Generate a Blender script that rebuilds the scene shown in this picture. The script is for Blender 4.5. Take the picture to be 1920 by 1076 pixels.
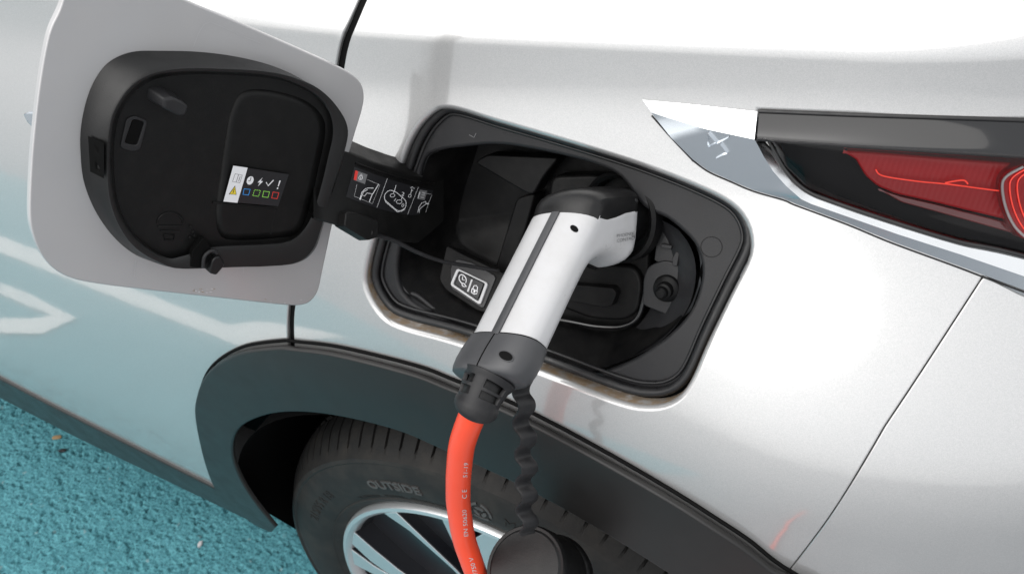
import bpy, math, random
import numpy as np
from mathutils import Vector, Matrix
from mathutils.geometry import delaunay_2d_cdt
random.seed(7); RNG = np.random.default_rng(7)
sc = bpy.context.scene
for o_ in list(bpy.data.objects): bpy.data.objects.remove(o_)
COL = sc.collection
rad = math.radians

# ---------------------------------------------------------------- camera
CAM = np.array([0.236, -0.428, 1.457]); YAW, PITCH = rad(28.6), rad(45.5); FPX = 1772.0; CX, CY = 960.0, 538.0
fwd = np.array([-math.sin(YAW)*math.cos(PITCH), math.cos(YAW)*math.cos(PITCH), -math.sin(PITCH)])
rgt = np.array([math.cos(YAW), math.sin(YAW), 0.0]); upv = np.cross(rgt, fwd)
cam = bpy.data.cameras.new('camera'); camo = bpy.data.objects.new('camera', cam); COL.objects.link(camo)
cam.sensor_width = 36.0; cam.lens = 36.0*FPX/1920.0; cam.clip_start = 0.02; cam.clip_end = 500
camo.matrix_world = Matrix(((rgt[0], upv[0], -fwd[0], CAM[0]), (rgt[1], upv[1], -fwd[1], CAM[1]), (rgt[2], upv[2], -fwd[2], CAM[2]), (0, 0, 0, 1)))
sc.camera = camo
cam.dof.use_dof = True; cam.dof.focus_distance = 0.60; cam.dof.aperture_fstop = 20.0

# ---------------------------------------------------------------- sky and sun (overcast daylight)
SUN_EL, SUN_AZ = rad(52), rad(-150)      # azimuth of the sun measured from +Y towards +X
world = bpy.data.worlds.new('World'); sc.world = world; world.use_nodes = True
wn, wl = world.node_tree.nodes, world.node_tree.links
wn.clear()
sky = wn.new('ShaderNodeTexSky'); sky.sky_type = 'NISHITA'; sky.sun_disc = False
sky.sun_elevation = SUN_EL; sky.sun_rotation = SUN_AZ; sky.dust_density = 4.0; sky.air_density = 1.0; sky.ozone_density = 1.0
hsv = wn.new('ShaderNodeHueSaturation'); hsv.inputs['Saturation'].default_value = 0.12
bg = wn.new('ShaderNodeBackground'); bg.inputs['Strength'].default_value = 0.15
wo = wn.new('ShaderNodeOutputWorld')
wl.new(sky.outputs[0], hsv.inputs['Color']); ov_ = wn.new('ShaderNodeMix'); ov_.data_type = 'RGBA'; ov_.inputs[0].default_value = .6; ov_.inputs[7].default_value = (6.4, 6.55, 6.7, 1)   # even overcast veil
wl.new(hsv.outputs[0], ov_.inputs[6]); wl.new(ov_.outputs[2], bg.inputs['Color']); wl.new(bg.outputs[0], wo.inputs['Surface'])
sun = bpy.data.lights.new('sun', 'SUN'); sun.energy = 1.3; sun.angle = rad(80); sun.color = (1.0, 0.96, 0.91)
suno = bpy.data.objects.new('sun', sun); COL.objects.link(suno)
sd = Vector((math.sin(SUN_AZ)*math.cos(SUN_EL), math.cos(SUN_AZ)*math.cos(SUN_EL), math.sin(SUN_EL)))
suno.rotation_euler = (-sd).to_track_quat('-Z', 'Y').to_euler(); suno.location = (0, -3, 4)
sc.view_settings.view_transform = 'Standard'; sc.view_settings.look = 'None'
sc.view_settings.exposure = 0.38; sc.view_settings.gamma = 1.0; sc.view_settings.use_curve_mapping = False
sc.render.engine = 'CYCLES'

# ---------------------------------------------------------------- pixel rays and the body surface
def rays(px):
    px = np.atleast_2d(np.asarray(px, float))
    d = fwd*FPX + rgt*(px[:, :1]-CX) - upv*(px[:, 1:2]-CY)
    return d/np.linalg.norm(d, axis=1, keepdims=True)
def proj(P):
    d = np.asarray(P)-CAM; w = d@fwd
    return np.stack([CX+FPX*(d@rgt)/w, CY-FPX*(d@upv)/w], -1)
def on_plane(px, p0, n):
    d = rays(px); t = np.dot(np.asarray(p0)-CAM, n)/(d@np.asarray(n)); return CAM+d*t[:, None]
def on_axis(px, ax, val):
    n = np.zeros(3); n[ax] = 1; p0 = np.zeros(3); p0[ax] = val; return on_plane(px, p0, n)
# side profile: lean of the panel (degrees) against height above or below the shoulder crease
_DZ = np.array([-1.3, -.85, -.62, -.50, -.34, -.24, -.16, -.10, -.06, -.032, -.008, .006, .03, .10, .3])
_TT = np.array([-14, -12, -6, 0, 3, 11, 20, 24, 24, 16, 13, 42, 52, 58, 66.])
_zz = np.linspace(-1.3, .6, 3801); _tt = np.interp(_zz, _DZ, _TT)
def _sm(a, n):
    k = np.hanning(n+2)[1:-1]; k /= k.sum(); return np.convolve(np.pad(a, n//2, 'edge'), k, 'valid')
_w = np.clip((_zz+.03)/.02, 0, 1)*np.clip((.03-_zz)/.015, 0, 1)
_tt = _sm(_tt, 81)*(1-_w)+_sm(_tt, 13)*_w
_sl = np.tan(np.radians(_tt)); _yy = np.concatenate([[0], np.cumsum((_sl[1:]+_sl[:-1])/2*(_zz[1]-_zz[0]))]); _yy -= np.interp(-.32, _zz, _yy)
def zcr(x): return 1.118+.165*np.maximum(x, -.7)
def _ss(t): t = np.clip(t, 0, 1); return t*t*(3-2*t)
def S(x, z):
    dz = z-zcr(x); u = np.maximum(0, x+.30)            # the shoulder narrows towards the tail
    tp = np.where(u < .2143, .35*u*u, .016074+.15*(u-.2143))
    return -.03+np.interp(dz, _zz, _yy)+1.3*np.maximum(0, x-.18)**2+tp*_ss((dz+.30)/.22)
def NS(x, z, h=2e-3):
    gx = (S(x+h, z)-S(x-h, z))/2/h; gz = (S(x, z+h)-S(x, z-h))/2/h
    n = np.stack([gx, -np.ones_like(gx), gz], -1); return n/np.linalg.norm(n, axis=-1, keepdims=True)
def hit_t(px, off=0.0):
    d = rays(px); n = len(d); off = np.broadcast_to(np.asarray(off, float), (n,))
    ts = np.linspace(.1, 2.6, 250); a = np.full(n, .1); b = np.full(n, 2.6); done = np.zeros(n, bool)
    for i, t in enumerate(ts):
        P = CAM+d*t; g = P[:, 1]-off-S(P[:, 0], P[:, 2]) > 0
        new = g & ~done; b[new] = t; a[new] = ts[max(i-1, 0)]; done |= g
    for _ in range(36):
        m = (a+b)/2; P = CAM+d*m[:, None]; g = P[:, 1]-off-S(P[:, 0], P[:, 2]) > 0
        b = np.where(g, m, b); a = np.where(g, a, m)
    return b
def hit(px, off=0.0):
    return CAM+rays(px)*hit_t(px, off)[:, None]
def hxz(px, off=0.0): return hit(px, off)[:, [0, 2]]

# ---------------------------------------------------------------- materials
def _set(bsdf, **kw):
    for k, v in kw.items():
        k = k.replace('_', ' ')
        bsdf.inputs[k].default_value = (*v, 1.0) if isinstance(v, tuple) and len(v) == 3 else v
MATS = {}
def material(name, base, rough=.5, metal=0.0, coat=0.0, coat_rough=.03, bump=0.0, bscale=800.0, var=0.0, vscale=40.0, rvar=0.0, spec=.5, dust=0.0, dustcol=(.10, .093, .085), dscale=60.0, **extra):
    m = bpy.data.materials.new(name); m.use_nodes = True; nt = m.node_tree; N, L = nt.nodes, nt.links
    b = N['Principled BSDF']; _set(b, Base_Color=base, Roughness=rough, Metallic=metal)
    b.inputs['Coat Weight'].default_value = coat; b.inputs['Coat Roughness'].default_value = coat_rough
    b.inputs['Specular IOR Level'].default_value = spec
    for k, v in extra.items(): b.inputs[k.replace('_', ' ')].default_value = v
    tc = N.new('ShaderNodeTexCoord'); col = None
    if var or rvar:
        nz = N.new('ShaderNodeTexNoise'); nz.inputs['Scale'].default_value = vscale; nz.inputs['Detail'].default_value = 6; L.new(tc.outputs['Object'], nz.inputs['Vector'])
        if var:
            mx = N.new('ShaderNodeMix'); mx.data_type = 'RGBA'; mx.inputs[6].default_value = (*[c*(1-var) for c in base], 1); mx.inputs[7].default_value = (*[min(1, c*(1+var)) for c in base], 1)
            L.new(nz.outputs['Fac'], mx.inputs[0]); col = mx.outputs[2]
        if rvar:
            mr = N.new('ShaderNodeMapRange'); mr.inputs[1].default_value = .3; mr.inputs[2].default_value = .7; mr.inputs[3].default_value = max(.02, rough-rvar); mr.inputs[4].default_value = rough+rvar
            L.new(nz.outputs['Fac'], mr.inputs[0]); L.new(mr.outputs[0], b.inputs['Roughness'])
    if dust:
        n2 = N.new('ShaderNodeTexNoise'); n2.inputs['Scale'].default_value = dscale; n2.inputs['Detail'].default_value = 9; n2.inputs['Roughness'].default_value = .7; L.new(tc.outputs['Object'], n2.inputs['Vector'])
        mr = N.new('ShaderNodeMapRange'); mr.inputs[1].default_value = .45; mr.inputs[2].default_value = .8; mr.inputs[3].default_value = 0; mr.inputs[4].default_value = dust; L.new(n2.outputs['Fac'], mr.inputs[0])
        mx = N.new('ShaderNodeMix'); mx.data_type = 'RGBA'; mx.inputs[6].default_value = (*base, 1); mx.inputs[7].default_value = (*dustcol, 1)
        if col: L.new(col, mx.inputs[6])
        L.new(mr.outputs[0], mx.inputs[0]); col = mx.outputs[2]
    if col: L.new(col, b.inputs['Base Color'])
    if bump:
        n3 = N.new('ShaderNodeTexNoise'); n3.inputs['Scale'].default_value = bscale; n3.inputs['Detail'].default_value = 3; L.new(tc.outputs['Object'], n3.inputs['Vector'])
        bp = N.new('ShaderNodeBump'); bp.inputs['Strength'].default_value = bump; bp.inputs['Distance'].default_value = .0005; L.new(n3.outputs['Fac'], bp.inputs['Height']); L.new(bp.outputs[0], b.inputs['Normal'])
    MATS[name] = m; return m
def paint_material():
    m = material('silver_paint', (.62, .65, .66), rough=.42, metal=.6, coat=1.0, coat_rough=.03)
    nt = m.node_tree; N, L = nt.nodes, nt.links; b = N['Principled BSDF']; out = N['Material Output']
    tc = N.new('ShaderNodeTexCoord')
    v = N.new('ShaderNodeTexVoronoi'); v.inputs['Scale'].default_value = 2600; L.new(tc.outputs['Object'], v.inputs['Vector'])
    hs = N.new('ShaderNodeMix'); hs.data_type = 'RGBA'; hs.inputs[6].default_value = (.555, .555, .555, 1); hs.inputs[7].default_value = (.665, .66, .655, 1)
    sx = N.new('ShaderNodeSeparateColor'); L.new(v.outputs['Color'], sx.inputs[0]); L.new(sx.outputs[0], hs.inputs[0])
    # road dirt rubbed onto the lower rolled lip of the opening (vertex mask)
    at = N.new('ShaderNodeAttribute'); at.attribute_name = 'dirt'
    nz = N.new('ShaderNodeTexNoise'); nz.inputs['Scale'].default_value = 160; nz.inputs['Detail'].default_value = 8; L.new(tc.outputs['Object'], nz.inputs['Vector'])
    mr = N.new('ShaderNodeMapRange'); mr.inputs[1].default_value = .10; mr.inputs[2].default_value = .55; L.new(nz.outputs['Fac'], mr.inputs[0])
    mu = N.new('ShaderNodeMath'); mu.operation = 'MULTIPLY'; L.new(at.outputs['Fac'], mu.inputs[0]); L.new(mr.outputs[0], mu.inputs[1])
    mx = N.new('ShaderNodeMix'); mx.data_type = 'RGBA'; mx.inputs[7].default_value = (.27, .18, .095, 1); L.new(mu.outputs[0], mx.inputs[0]); L.new(hs.outputs[2], mx.inputs[6])
    L.new(mx.outputs[2], b.inputs['Base Color'])
    iv = N.new('ShaderNodeMath'); iv.operation = 'SUBTRACT'; iv.inputs[0].default_value = 1; L.new(mu.outputs[0], iv.inputs[1])
    L.new(iv.outputs[0], b.inputs['Coat Weight'])
    mt = N.new('ShaderNodeMath'); mt.operation = 'MULTIPLY'; mt.inputs[1].default_value = .64; L.new(iv.outputs[0], mt.inputs[0]); L.new(mt.outputs[0], b.inputs['Metallic'])
    # a sharper share of the flake layer keeps reflected ground markings readable
    g = N.new('ShaderNodeBsdfGlossy'); g.inputs['Roughness'].default_value = .09; L.new(mx.outputs[2], g.inputs['Color'])
    ms = N.new('ShaderNodeMixShader'); k = N.new('ShaderNodeMath'); k.operation = 'MULTIPLY'; k.inputs[1].default_value = .26; L.new(iv.outputs[0], k.inputs[0]); L.new(k.outputs[0], ms.inputs[0])
    L.new(b.outputs[0], ms.inputs[1]); L.new(g.outputs[0], ms.inputs[2]); L.new(ms.outputs[0], out.inputs['Surface'])
    # road film: the gloss dulls in soft patches
    nf = N.new('ShaderNodeTexNoise'); nf.inputs['Scale'].default_value = 14; nf.inputs['Detail'].default_value = 9; nf.inputs['Roughness'].default_value = .7; L.new(tc.outputs['Object'], nf.inputs['Vector'])
    rf = N.new('ShaderNodeMapRange'); rf.inputs[1].default_value = .4; rf.inputs[2].default_value = .7; rf.inputs[3].default_value = .06; rf.inputs[4].default_value = .13; L.new(nf.outputs['Fac'], rf.inputs[0]); L.new(rf.outputs[0], g.inputs['Roughness'])
    # orange peel
    n3 = N.new('ShaderNodeTexNoise'); n3.inputs['Scale'].default_value = 90; n3.inputs['Detail'].default_value = 1; L.new(tc.outputs['Object'], n3.inputs['Vector'])
    bp = N.new('ShaderNodeBump'); bp.inputs['Strength'].default_value = .03; bp.inputs['Distance'].default_value = .001; L.new(n3.outputs['Fac'], bp.inputs['Height'])
    L.new(bp.outputs[0], b.inputs['Normal']); L.new(bp.outputs[0], b.inputs['Coat Normal']); L.new(bp.outputs[0], g.inputs['Normal'])
    return m
paint_material()
material('inner_paint', (.47, .465, .47), rough=.38, metal=.2, coat=.5, coat_rough=.15, var=.05, vscale=25, dust=.25, dustcol=(.5, .48, .46), dscale=35)
material('black_plastic', (.0055, .0055, .0055), spec=.24, rough=.46, bump=.25, bscale=1500, rvar=.08, vscale=60, dust=.05, dscale=90)
material('liner_wall_lit', (.009, .009, .0092), spec=.45, rough=.40, bump=.2, bscale=1500, rvar=.05, vscale=60)  # lighter copy of black_plastic: the highlight on the wall is put into the colour
material('port_plastic', (.0035, .0035, .0038), spec=.17, rough=.45, bump=.2, bscale=1500, rvar=.1, vscale=50, dust=.10, dscale=45)
material('flange_plastic', (.017, .017, .0185), spec=.35, rough=.46, bump=.2, bscale=1600, rvar=.08, vscale=50, dust=.10, dscale=50)
material('cavity_black', (.003, .003, .003), rough=.7, spec=.1)
material('gloss_black', (.006, .006, .007), rough=.10, coat=.55, spec=.4)
material('seal_rubber', (.010, .010, .011), rough=.38, rvar=.12, vscale=120, dust=.12, dscale=90)
material('cladding_plastic', (.0145, .0140, .0138), spec=.4, rough=.34, bump=.35, bscale=1400, rvar=.06, vscale=40, dust=.035, dscale=25)
material('tyre_rubber', (.012, .0118, .0115), spec=.35, rough=.66, bump=.4, bscale=500, var=.25, vscale=30, dust=.5, dustcol=(.056, .048, .040), dscale=22)
material('letter_rubber', (.055, .053, .052), rough=.6, dust=.3, dscale=80)
material('liner_felt', (.003, .003, .003), rough=1.0, spec=.05)
material('white_plastic', (.50, .50, .51), rough=.33, bump=.06, bscale=900, rvar=.06, vscale=70, dust=.35, dustcol=(.36, .35, .33), dscale=45)
material('grey_plastic', (.052, .053, .057), rough=.42, bump=.2, bscale=1300, rvar=.08, vscale=60, dust=.12, dscale=60)
material('soft_black', (.007, .007, .0075), rough=.36, spec=.35, bump=.2, bscale=900, dust=.15, dustcol=(.07, .065, .06), dscale=70)
material('boot_rubber', (.013, .013, .0145), spec=.35, rough=.48, bump=.15, bscale=900, dust=.15, dscale=70)
material('cable_orange', (.88, .072, .024), rough=.30, var=.06, vscale=30, dust=.06, dustcol=(.5, .2, .12), dscale=120, coat=.15, coat_rough=.2)
material('print_white', (.82, .82, .84), rough=.5)
material('print_pale', (.55, .55, .56), rough=.5)
material('print_grey', (.16, .16, .165), rough=.45)
material('print_dark', (.016, .016, .018), rough=.32)
material('print_red', (.75, .05, .04), rough=.45)
material('print_blue', (.05, .30, .75), rough=.45)
material('print_green', (.28, .66, .10), rough=.45)
material('print_yellow', (.85, .66, .06), rough=.45)
material('chrome', (.60, .64, .68), rough=.26, metal=1.0)
material('chrome_skylit', (.90, .91, .92), rough=.22, metal=1.0)  # paler chrome for the bevel: its white sky reflection is put into the colour
material('chrome_polished', (.80, .82, .84), rough=.06, metal=1.0)
material('machined_alloy', (.72, .73, .74), rough=.36, metal=.8, coat=.3)
material('dark_alloy', (.010, .011, .014), rough=.32, coat=.3)
material('red_plastic', (.38, .002, .005), rough=.30, spec=.35)
def _ribs(m):
    N, L = m.node_tree.nodes, m.node_tree.links; tc = N.new('ShaderNodeTexCoord'); w = N.new('ShaderNodeTexWave'); w.inputs['Scale'].default_value = 95; w.inputs['Distortion'].default_value = .4; L.new(tc.outputs['Object'], w.inputs['Vector'])
    b = N.new('ShaderNodeBump'); b.inputs['Strength'].default_value = .08; b.inputs['Distance'].default_value = .002; L.new(w.outputs['Fac'], b.inputs['Height']); L.new(b.outputs[0], N['Principled BSDF'].inputs['Normal'])
_ribs(MATS['red_plastic'])
material('red_bright', (1.0, .08, .05), rough=.2, coat=.5, Emission_Color=(1.0, .05, .03, 1), Emission_Strength=.35)
material('red_deep', (.14, .003, .004), rough=.12, coat=1.0)
material('lamp_black', (.003, .003, .004), rough=.5, spec=.1)
material('line_paint', (.74, .75, .74), rough=.6, bump=.3, bscale=200, dust=.2, dustcol=(.4, .42, .42), dscale=9)
material('leaf_brown', (.30, .20, .10), rough=.7, var=.3, vscale=90)
def glass_material():
    m = bpy.data.materials.new('clear_lens'); m.use_nodes = True; N, L = m.node_tree.nodes, m.node_tree.links
    N.clear(); out = N.new('ShaderNodeOutputMaterial'); t = N.new('ShaderNodeBsdfTransparent'); t.inputs[0].default_value = (.93, .90, .90, 1)
    g = N.new('ShaderNodeBsdfGlossy'); g.inputs['Color'].default_value = (.6, .6, .6, 1); g.inputs['Roughness'].default_value = .03; fr = N.new('ShaderNodeFresnel'); fr.inputs['IOR'].default_value = 1.48
    mx = N.new('ShaderNodeMixShader'); L.new(fr.outputs[0], mx.inputs[0]); L.new(t.outputs[0], mx.inputs[1]); L.new(g.outputs[0], mx.inputs[2]); L.new(mx.outputs[0], out.inputs[0])
    MATS['clear_lens'] = m
glass_material()
def ground_material():
    m = material('blue_ground', (.03, .21, .27), rough=.75); N, L = m.node_tree.nodes, m.node_tree.links; b = N['Principled BSDF']
    tc = N.new('ShaderNodeTexCoord')
    v = N.new('ShaderNodeTexVoronoi'); v.inputs['Scale'].default_value = 170; L.new(tc.outputs['Object'], v.inputs['Vector'])
    sp = N.new('ShaderNodeSeparateColor'); L.new(v.outputs['Color'], sp.inputs[0])
    n1 = N.new('ShaderNodeTexNoise'); n1.inputs['Scale'].default_value = 7; n1.inputs['Detail'].default_value = 8; n1.inputs['Roughness'].default_value = .65; L.new(tc.outputs['Object'], n1.inputs['Vector'])
    n2 = N.new('ShaderNodeTexNoise'); n2.inputs['Scale'].default_value = 300; n2.inputs['Detail'].default_value = 4; L.new(tc.outputs['Object'], n2.inputs['Vector'])
    def mix(fac, a, c):
        x = N.new('ShaderNodeMix'); x.data_type = 'RGBA'
        for i, s in ((6, a), (7, c)):
            if isinstance(s, tuple): x.inputs[i].default_value = (*s, 1)
            else: L.new(s, x.inputs[i])
        if isinstance(fac, float): x.inputs[0].default_value = fac
        else: L.new(fac, x.inputs[0])
        return x.outputs[2]
    def rng(src, a, c, d, e):
        r = N.new('ShaderNodeMapRange'); r.inputs[1].default_value = a; r.inputs[2].default_value = c; r.inputs[3].default_value = d; r.inputs[4].default_value = e; L.new(src, r.inputs[0]); return r.outputs[0]
    c0 = mix(sp.outputs[0], (.042, .190, .228), (.085, .300, .345))
    c1 = mix(rng(n1.outputs['Fac'], .45, .75, 0, .55), c0, (.10, .32, .37))
    c2 = mix(rng(n2.outputs['Fac'], .54, .66, 0, .75), c1, (.010, .075, .10))
    c3 = mix(rng(sp.outputs[1], .992, .996, 0, .3), c2, (.35, .42, .42))
    sxyz = N.new('ShaderNodeSeparateXYZ'); L.new(tc.outputs['Object'], sxyz.inputs[0])
    def inside(src, a, c):
        m1 = N.new('ShaderNodeMath'); m1.operation = 'GREATER_THAN'; m1.inputs[1].default_value = a; L.new(src, m1.inputs[0])
        m2 = N.new('ShaderNodeMath'); m2.operation = 'LESS_THAN'; m2.inputs[1].default_value = c; L.new(src, m2.inputs[0])
        m3 = N.new('ShaderNodeMath'); m3.operation = 'MULTIPLY'; L.new(m1.outputs[0], m3.inputs[0]); L.new(m2.outputs[0], m3.inputs[1]); return m3.outputs[0]
    bay = N.new('ShaderNodeMath'); bay.operation = 'MULTIPLY'; L.new(inside(sxyz.outputs[0], -7.0, -.12), bay.inputs[0]); L.new(inside(sxyz.outputs[1], -1.9, 3.0), bay.inputs[1])
    asp = mix(rng(n1.outputs['Fac'], .3, .7, 0, 1), (.185, .20, .215), (.25, .265, .28))
    L.new(mix(bay.outputs[0], asp, c3), b.inputs['Base Color'])
    bp = N.new('ShaderNodeBump'); bp.inputs['Strength'].default_value = .5; bp.inputs['Distance'].default_value = .002; L.new(n2.outputs['Fac'], bp.inputs['Height']); L.new(bp.outputs[0], b.inputs['Normal'])
ground_material()

# ---------------------------------------------------------------- mesh helpers
def link(o, parent):
    COL.objects.link(o)
    if parent is not None:
        o.parent = parent
        root = parent
        while root.parent is not None: root = root.parent
        if parent.parent is None: o.matrix_parent_inverse = Matrix.Translation(-Vector(parent.location))
    return o
def mk(name, verts, faces, mats, parent=None, normals=None, midx=None, sharp=None, attr=None):
    me = bpy.data.meshes.new(name)
    me.from_pydata([tuple(map(float, v)) for v in verts], [], [tuple(map(int, f_)) for f_ in faces])
    for m in ([mats] if isinstance(mats, str) else mats): me.materials.append(MATS[m])
    if midx is not None: me.polygons.foreach_set('material_index', np.asarray(midx, np.int32))
    me.update()
    me.polygons.foreach_set('use_smooth', np.ones(len(me.polygons), bool))
    if attr is not None:
        a = me.attributes.new(attr[0], 'FLOAT', 'POINT'); a.data.foreach_set('value', np.asarray(attr[1], np.float32))
    if normals is not None: me.normals_split_custom_set_from_vertices([tuple(map(float, n)) for n in normals])
    elif sharp is not None: me.set_sharp_from_angle(angle=rad(sharp))
    return link(bpy.data.objects.new(name, me), parent)
def thing(name, label, cat, loc=(0, 0, 0)):
    o = bpy.data.objects.new(name, None); COL.objects.link(o); o.location = loc; o['label'] = label; o['category'] = cat
    o.empty_display_size = .05
    return o
def cr(pts, closed=True, n=8):
    P = np.asarray(pts, float); m = len(P); out = []
    rngi = range(m) if closed else range(m-1)
    for i in rngi:
        if closed: p0, p1, p2, p3 = P[(i-1) % m], P[i], P[(i+1) % m], P[(i+2) % m]
        else: p0, p1, p2, p3 = P[max(i-1, 0)], P[i], P[i+1], P[min(i+2, m-1)]
        for k in range(n):
            t = k/n; out.append(.5*((2*p1)+(-p0+p2)*t+(2*p0-5*p1+4*p2-p3)*t*t+(-p0+3*p1-3*p2+p3)*t**3))
    if not closed: out.append(P[-1])
    return np.array(out)
def rpoly(pts, r, n=6):
    """polygon with rounded corners; r is one radius or one per corner"""
    P = np.asarray(pts, float); m = len(P); r = np.broadcast_to(np.asarray(r, float), (m,)); out = []
    for i in range(m):
        a, b, c = P[i-1], P[i], P[(i+1) % m]
        u, v = a-b, c-b; lu, lv = np.linalg.norm(u), np.linalg.norm(v); rr = min(r[i], lu*.49, lv*.49)
        if rr < 1e-9: out.append(b); continue
        p, q = b+u/lu*rr, b+v/lv*rr
        for k in range(n+1):
            t = k/n; out.append((1-t)**2*p+2*t*(1-t)*b+t*t*q)
    return np.array(out)
def resample(P, step, closed=True):
    P = np.asarray(P, float); Q = np.vstack([P, P[:1]]) if closed else P
    s = np.concatenate([[0], np.cumsum(np.linalg.norm(np.diff(Q, axis=0), axis=1))]); n = max(3, int(round(s[-1]/step)))
    t = np.linspace(0, s[-1], n+1); t = t[:-1] if closed else t
    return np.stack([np.interp(t, s, Q[:, k]) for k in range(Q.shape[1])], -1)
def area2(P):
    x, y = P[:, 0], P[:, 1]; return .5*np.sum(x*np.roll(y, -1)-np.roll(x, -1)*y)
def ccw(P): return P if area2(P) > 0 else P[::-1]
def pip(pts, poly):
    x, y = pts[:, 0], pts[:, 1]; ins = np.zeros(len(pts), bool); q = np.roll(poly, 1, 0)
    for (x1, y1), (x2, y2) in zip(poly, q):
        c = (y1 > y) != (y2 > y)
        if c.any():
            xi = (x2-x1)*(y-y1)/((y2-y1) if y2 != y1 else 1e-12)+x1; ins ^= c & (x < xi)
    return ins
def offs(P, d):
    """move a closed CCW loop outwards by d"""
    a = P-np.roll(P, 1, 0); b = np.roll(P, -1, 0)-P
    na = np.stack([a[:, 1], -a[:, 0]], -1); nb = np.stack([b[:, 1], -b[:, 0]], -1)
    na /= np.linalg.norm(na, axis=1, keepdims=True)+1e-12; nb /= np.linalg.norm(nb, axis=1, keepdims=True)+1e-12
    n = na+nb; l = np.linalg.norm(n, axis=1, keepdims=True); n /= l+1e-12
    c = np.clip(np.sum(n*na, 1, keepdims=True), .5, 1); return P+n*d/c
def loopdist(p, loop):
    a = loop; b = np.roll(loop, -1, 0); ab = b-a; best = np.full(len(p), 1e9)
    for i in range(len(a)):
        t = np.clip(((p-a[i])@ab[i])/(ab[i]@ab[i]+1e-15), 0, 1); best = np.minimum(best, np.linalg.norm(p-a[i]-t[:, None]*ab[i], axis=1))
    return best
def sheet(name, outline, F, Nf, mat, parent, holes=(), grid=.02, step=None, roll=0.0, rollz=None, depth=0.0, segs=3, hole_roll=None, hole_depth=None, hole_segs=None, dirtf=None, extra_pts=None, flip=False):
    """a skin over the surface F(uv) cut to an outline with holes; edges are rolled over and returned inwards"""
    rollz = roll if rollz is None else rollz
    step = grid if step is None else step
    loops = [(ccw(resample(outline, step)), 1, roll, rollz, depth, segs)]
    hr = roll if hole_roll is None else hole_roll; hd = depth if hole_depth is None else hole_depth
    for h in holes: loops.append((ccw(resample(h, step)), -1, hr, hr*(rollz/roll if roll else 1), hd, hole_segs or segs))
    ins = [offs(l, -sg*r) if r else l for l, sg, r, _, _, _ in loops]
    lo, hi = ins[0].min(0), ins[0].max(0)
    gx, gy = np.meshgrid(np.arange(lo[0]+grid*.5, hi[0], grid), np.arange(lo[1]+grid*.5, hi[1], grid)); G = np.stack([gx.ravel(), gy.ravel()], -1)
    if extra_pts is not None: G = G[np.abs(G[:, 1]-zcr(G[:, 0])) > .056]; G = np.vstack([G, extra_pts])
    if len(G):
        k = pip(G, ins[0])
        for h in ins[1:]: k &= ~pip(G, h)
        G = G[k]
        for l in ins:
            if len(G): G = G[loopdist(G, l) > step*.45]
    pts = np.vstack(ins+([G] if len(G) else [])); edges = []; s0 = 0; starts = []
    for l in ins:
        n = len(l); starts.append(s0); edges += [(s0+i, s0+(i+1) % n) for i in range(n)]; s0 += n
    sc_ = 1.0/max(1e-9, float(np.abs(pts).max()))
    ov, oe, of, vid, _, _ = delaunay_2d_cdt([Vector((p[0]*sc_, p[1]*sc_)) for p in pts], edges, [], 0, 1e-9, True)
    uv = np.array([[v[0]/sc_, v[1]/sc_] for v in ov]); mp = {}
    for i, ids in enumerate(vid):
        for j in ids: mp[j] = i
    T = np.array([f_ for f_ in of if len(f_) == 3], int); c = uv[T].mean(1); k = pip(c, ins[0])
    for h in ins[1:]: k &= ~pip(c, h)
    T = T[k]; ar = (uv[T[:, 1], 0]-uv[T[:, 0], 0])*(uv[T[:, 2], 1]-uv[T[:, 0], 1])-(uv[T[:, 2], 0]-uv[T[:, 0], 0])*(uv[T[:, 1], 1]-uv[T[:, 0], 1])
    T[ar < 0] = T[ar < 0][:, ::-1]
    V = [F(uv)]; NN = [Nf(uv)]; UV = [uv]; faces = [tuple(t) for t in T]; base = len(uv)
    for (l, sg, r, rz, dp, sg_n), il, st in zip(loops, ins, starts):
        n = len(l); prev = [mp[st+i] for i in range(n)]
        rings = []
        if r:
            for j in range(1, sg_n+1):
                a = j/sg_n*math.pi/2; rings.append((r*math.sin(a), rz*(1-math.cos(a)), a))
        if dp > rz: rings.append((r, dp, math.pi/2))
        if not r and dp: rings.insert(0, (0, 0, math.pi/2))
        for (ro, rd, a) in rings:
            q = offs(il, sg*ro) if ro else il
            P0 = F(q); n0 = Nf(q); e = 1e-4*(np.abs(pts).max()+1e-9)
            tg = F(offs(q, sg*e))-P0; tg -= np.sum(tg*n0, 1, keepdims=True)*n0; tg /= np.linalg.norm(tg, axis=1, keepdims=True)+1e-12
            V.append(P0-n0*rd); NN.append(n0*math.cos(a)+tg*math.sin(a)); UV.append(q)
            cur = [base+i for i in range(n)]; base += n
            for i in range(n):
                j2 = (i+1) % n
                faces.append((prev[i], cur[i], cur[j2], prev[j2]) if sg > 0 else (prev[j2], cur[j2], cur[i], prev[i]))
            prev = cur
    V = np.vstack(V); NN = np.vstack(NN); UV = np.vstack(UV)
    if flip: faces = [f_[::-1] for f_ in faces]; 
    attr = ('dirt', dirtf(UV, V)) if dirtf else None
    return mk(name, V, faces, mat, parent, normals=NN, attr=attr)
def Fs(off):       # body surface moved outwards by off; uv = (x, z)
    return (lambda q: np.stack([q[:, 0], S(q[:, 0], q[:, 1])-off, q[:, 1]], -1)), (lambda q: NS(q[:, 0], q[:, 1]))
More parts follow.
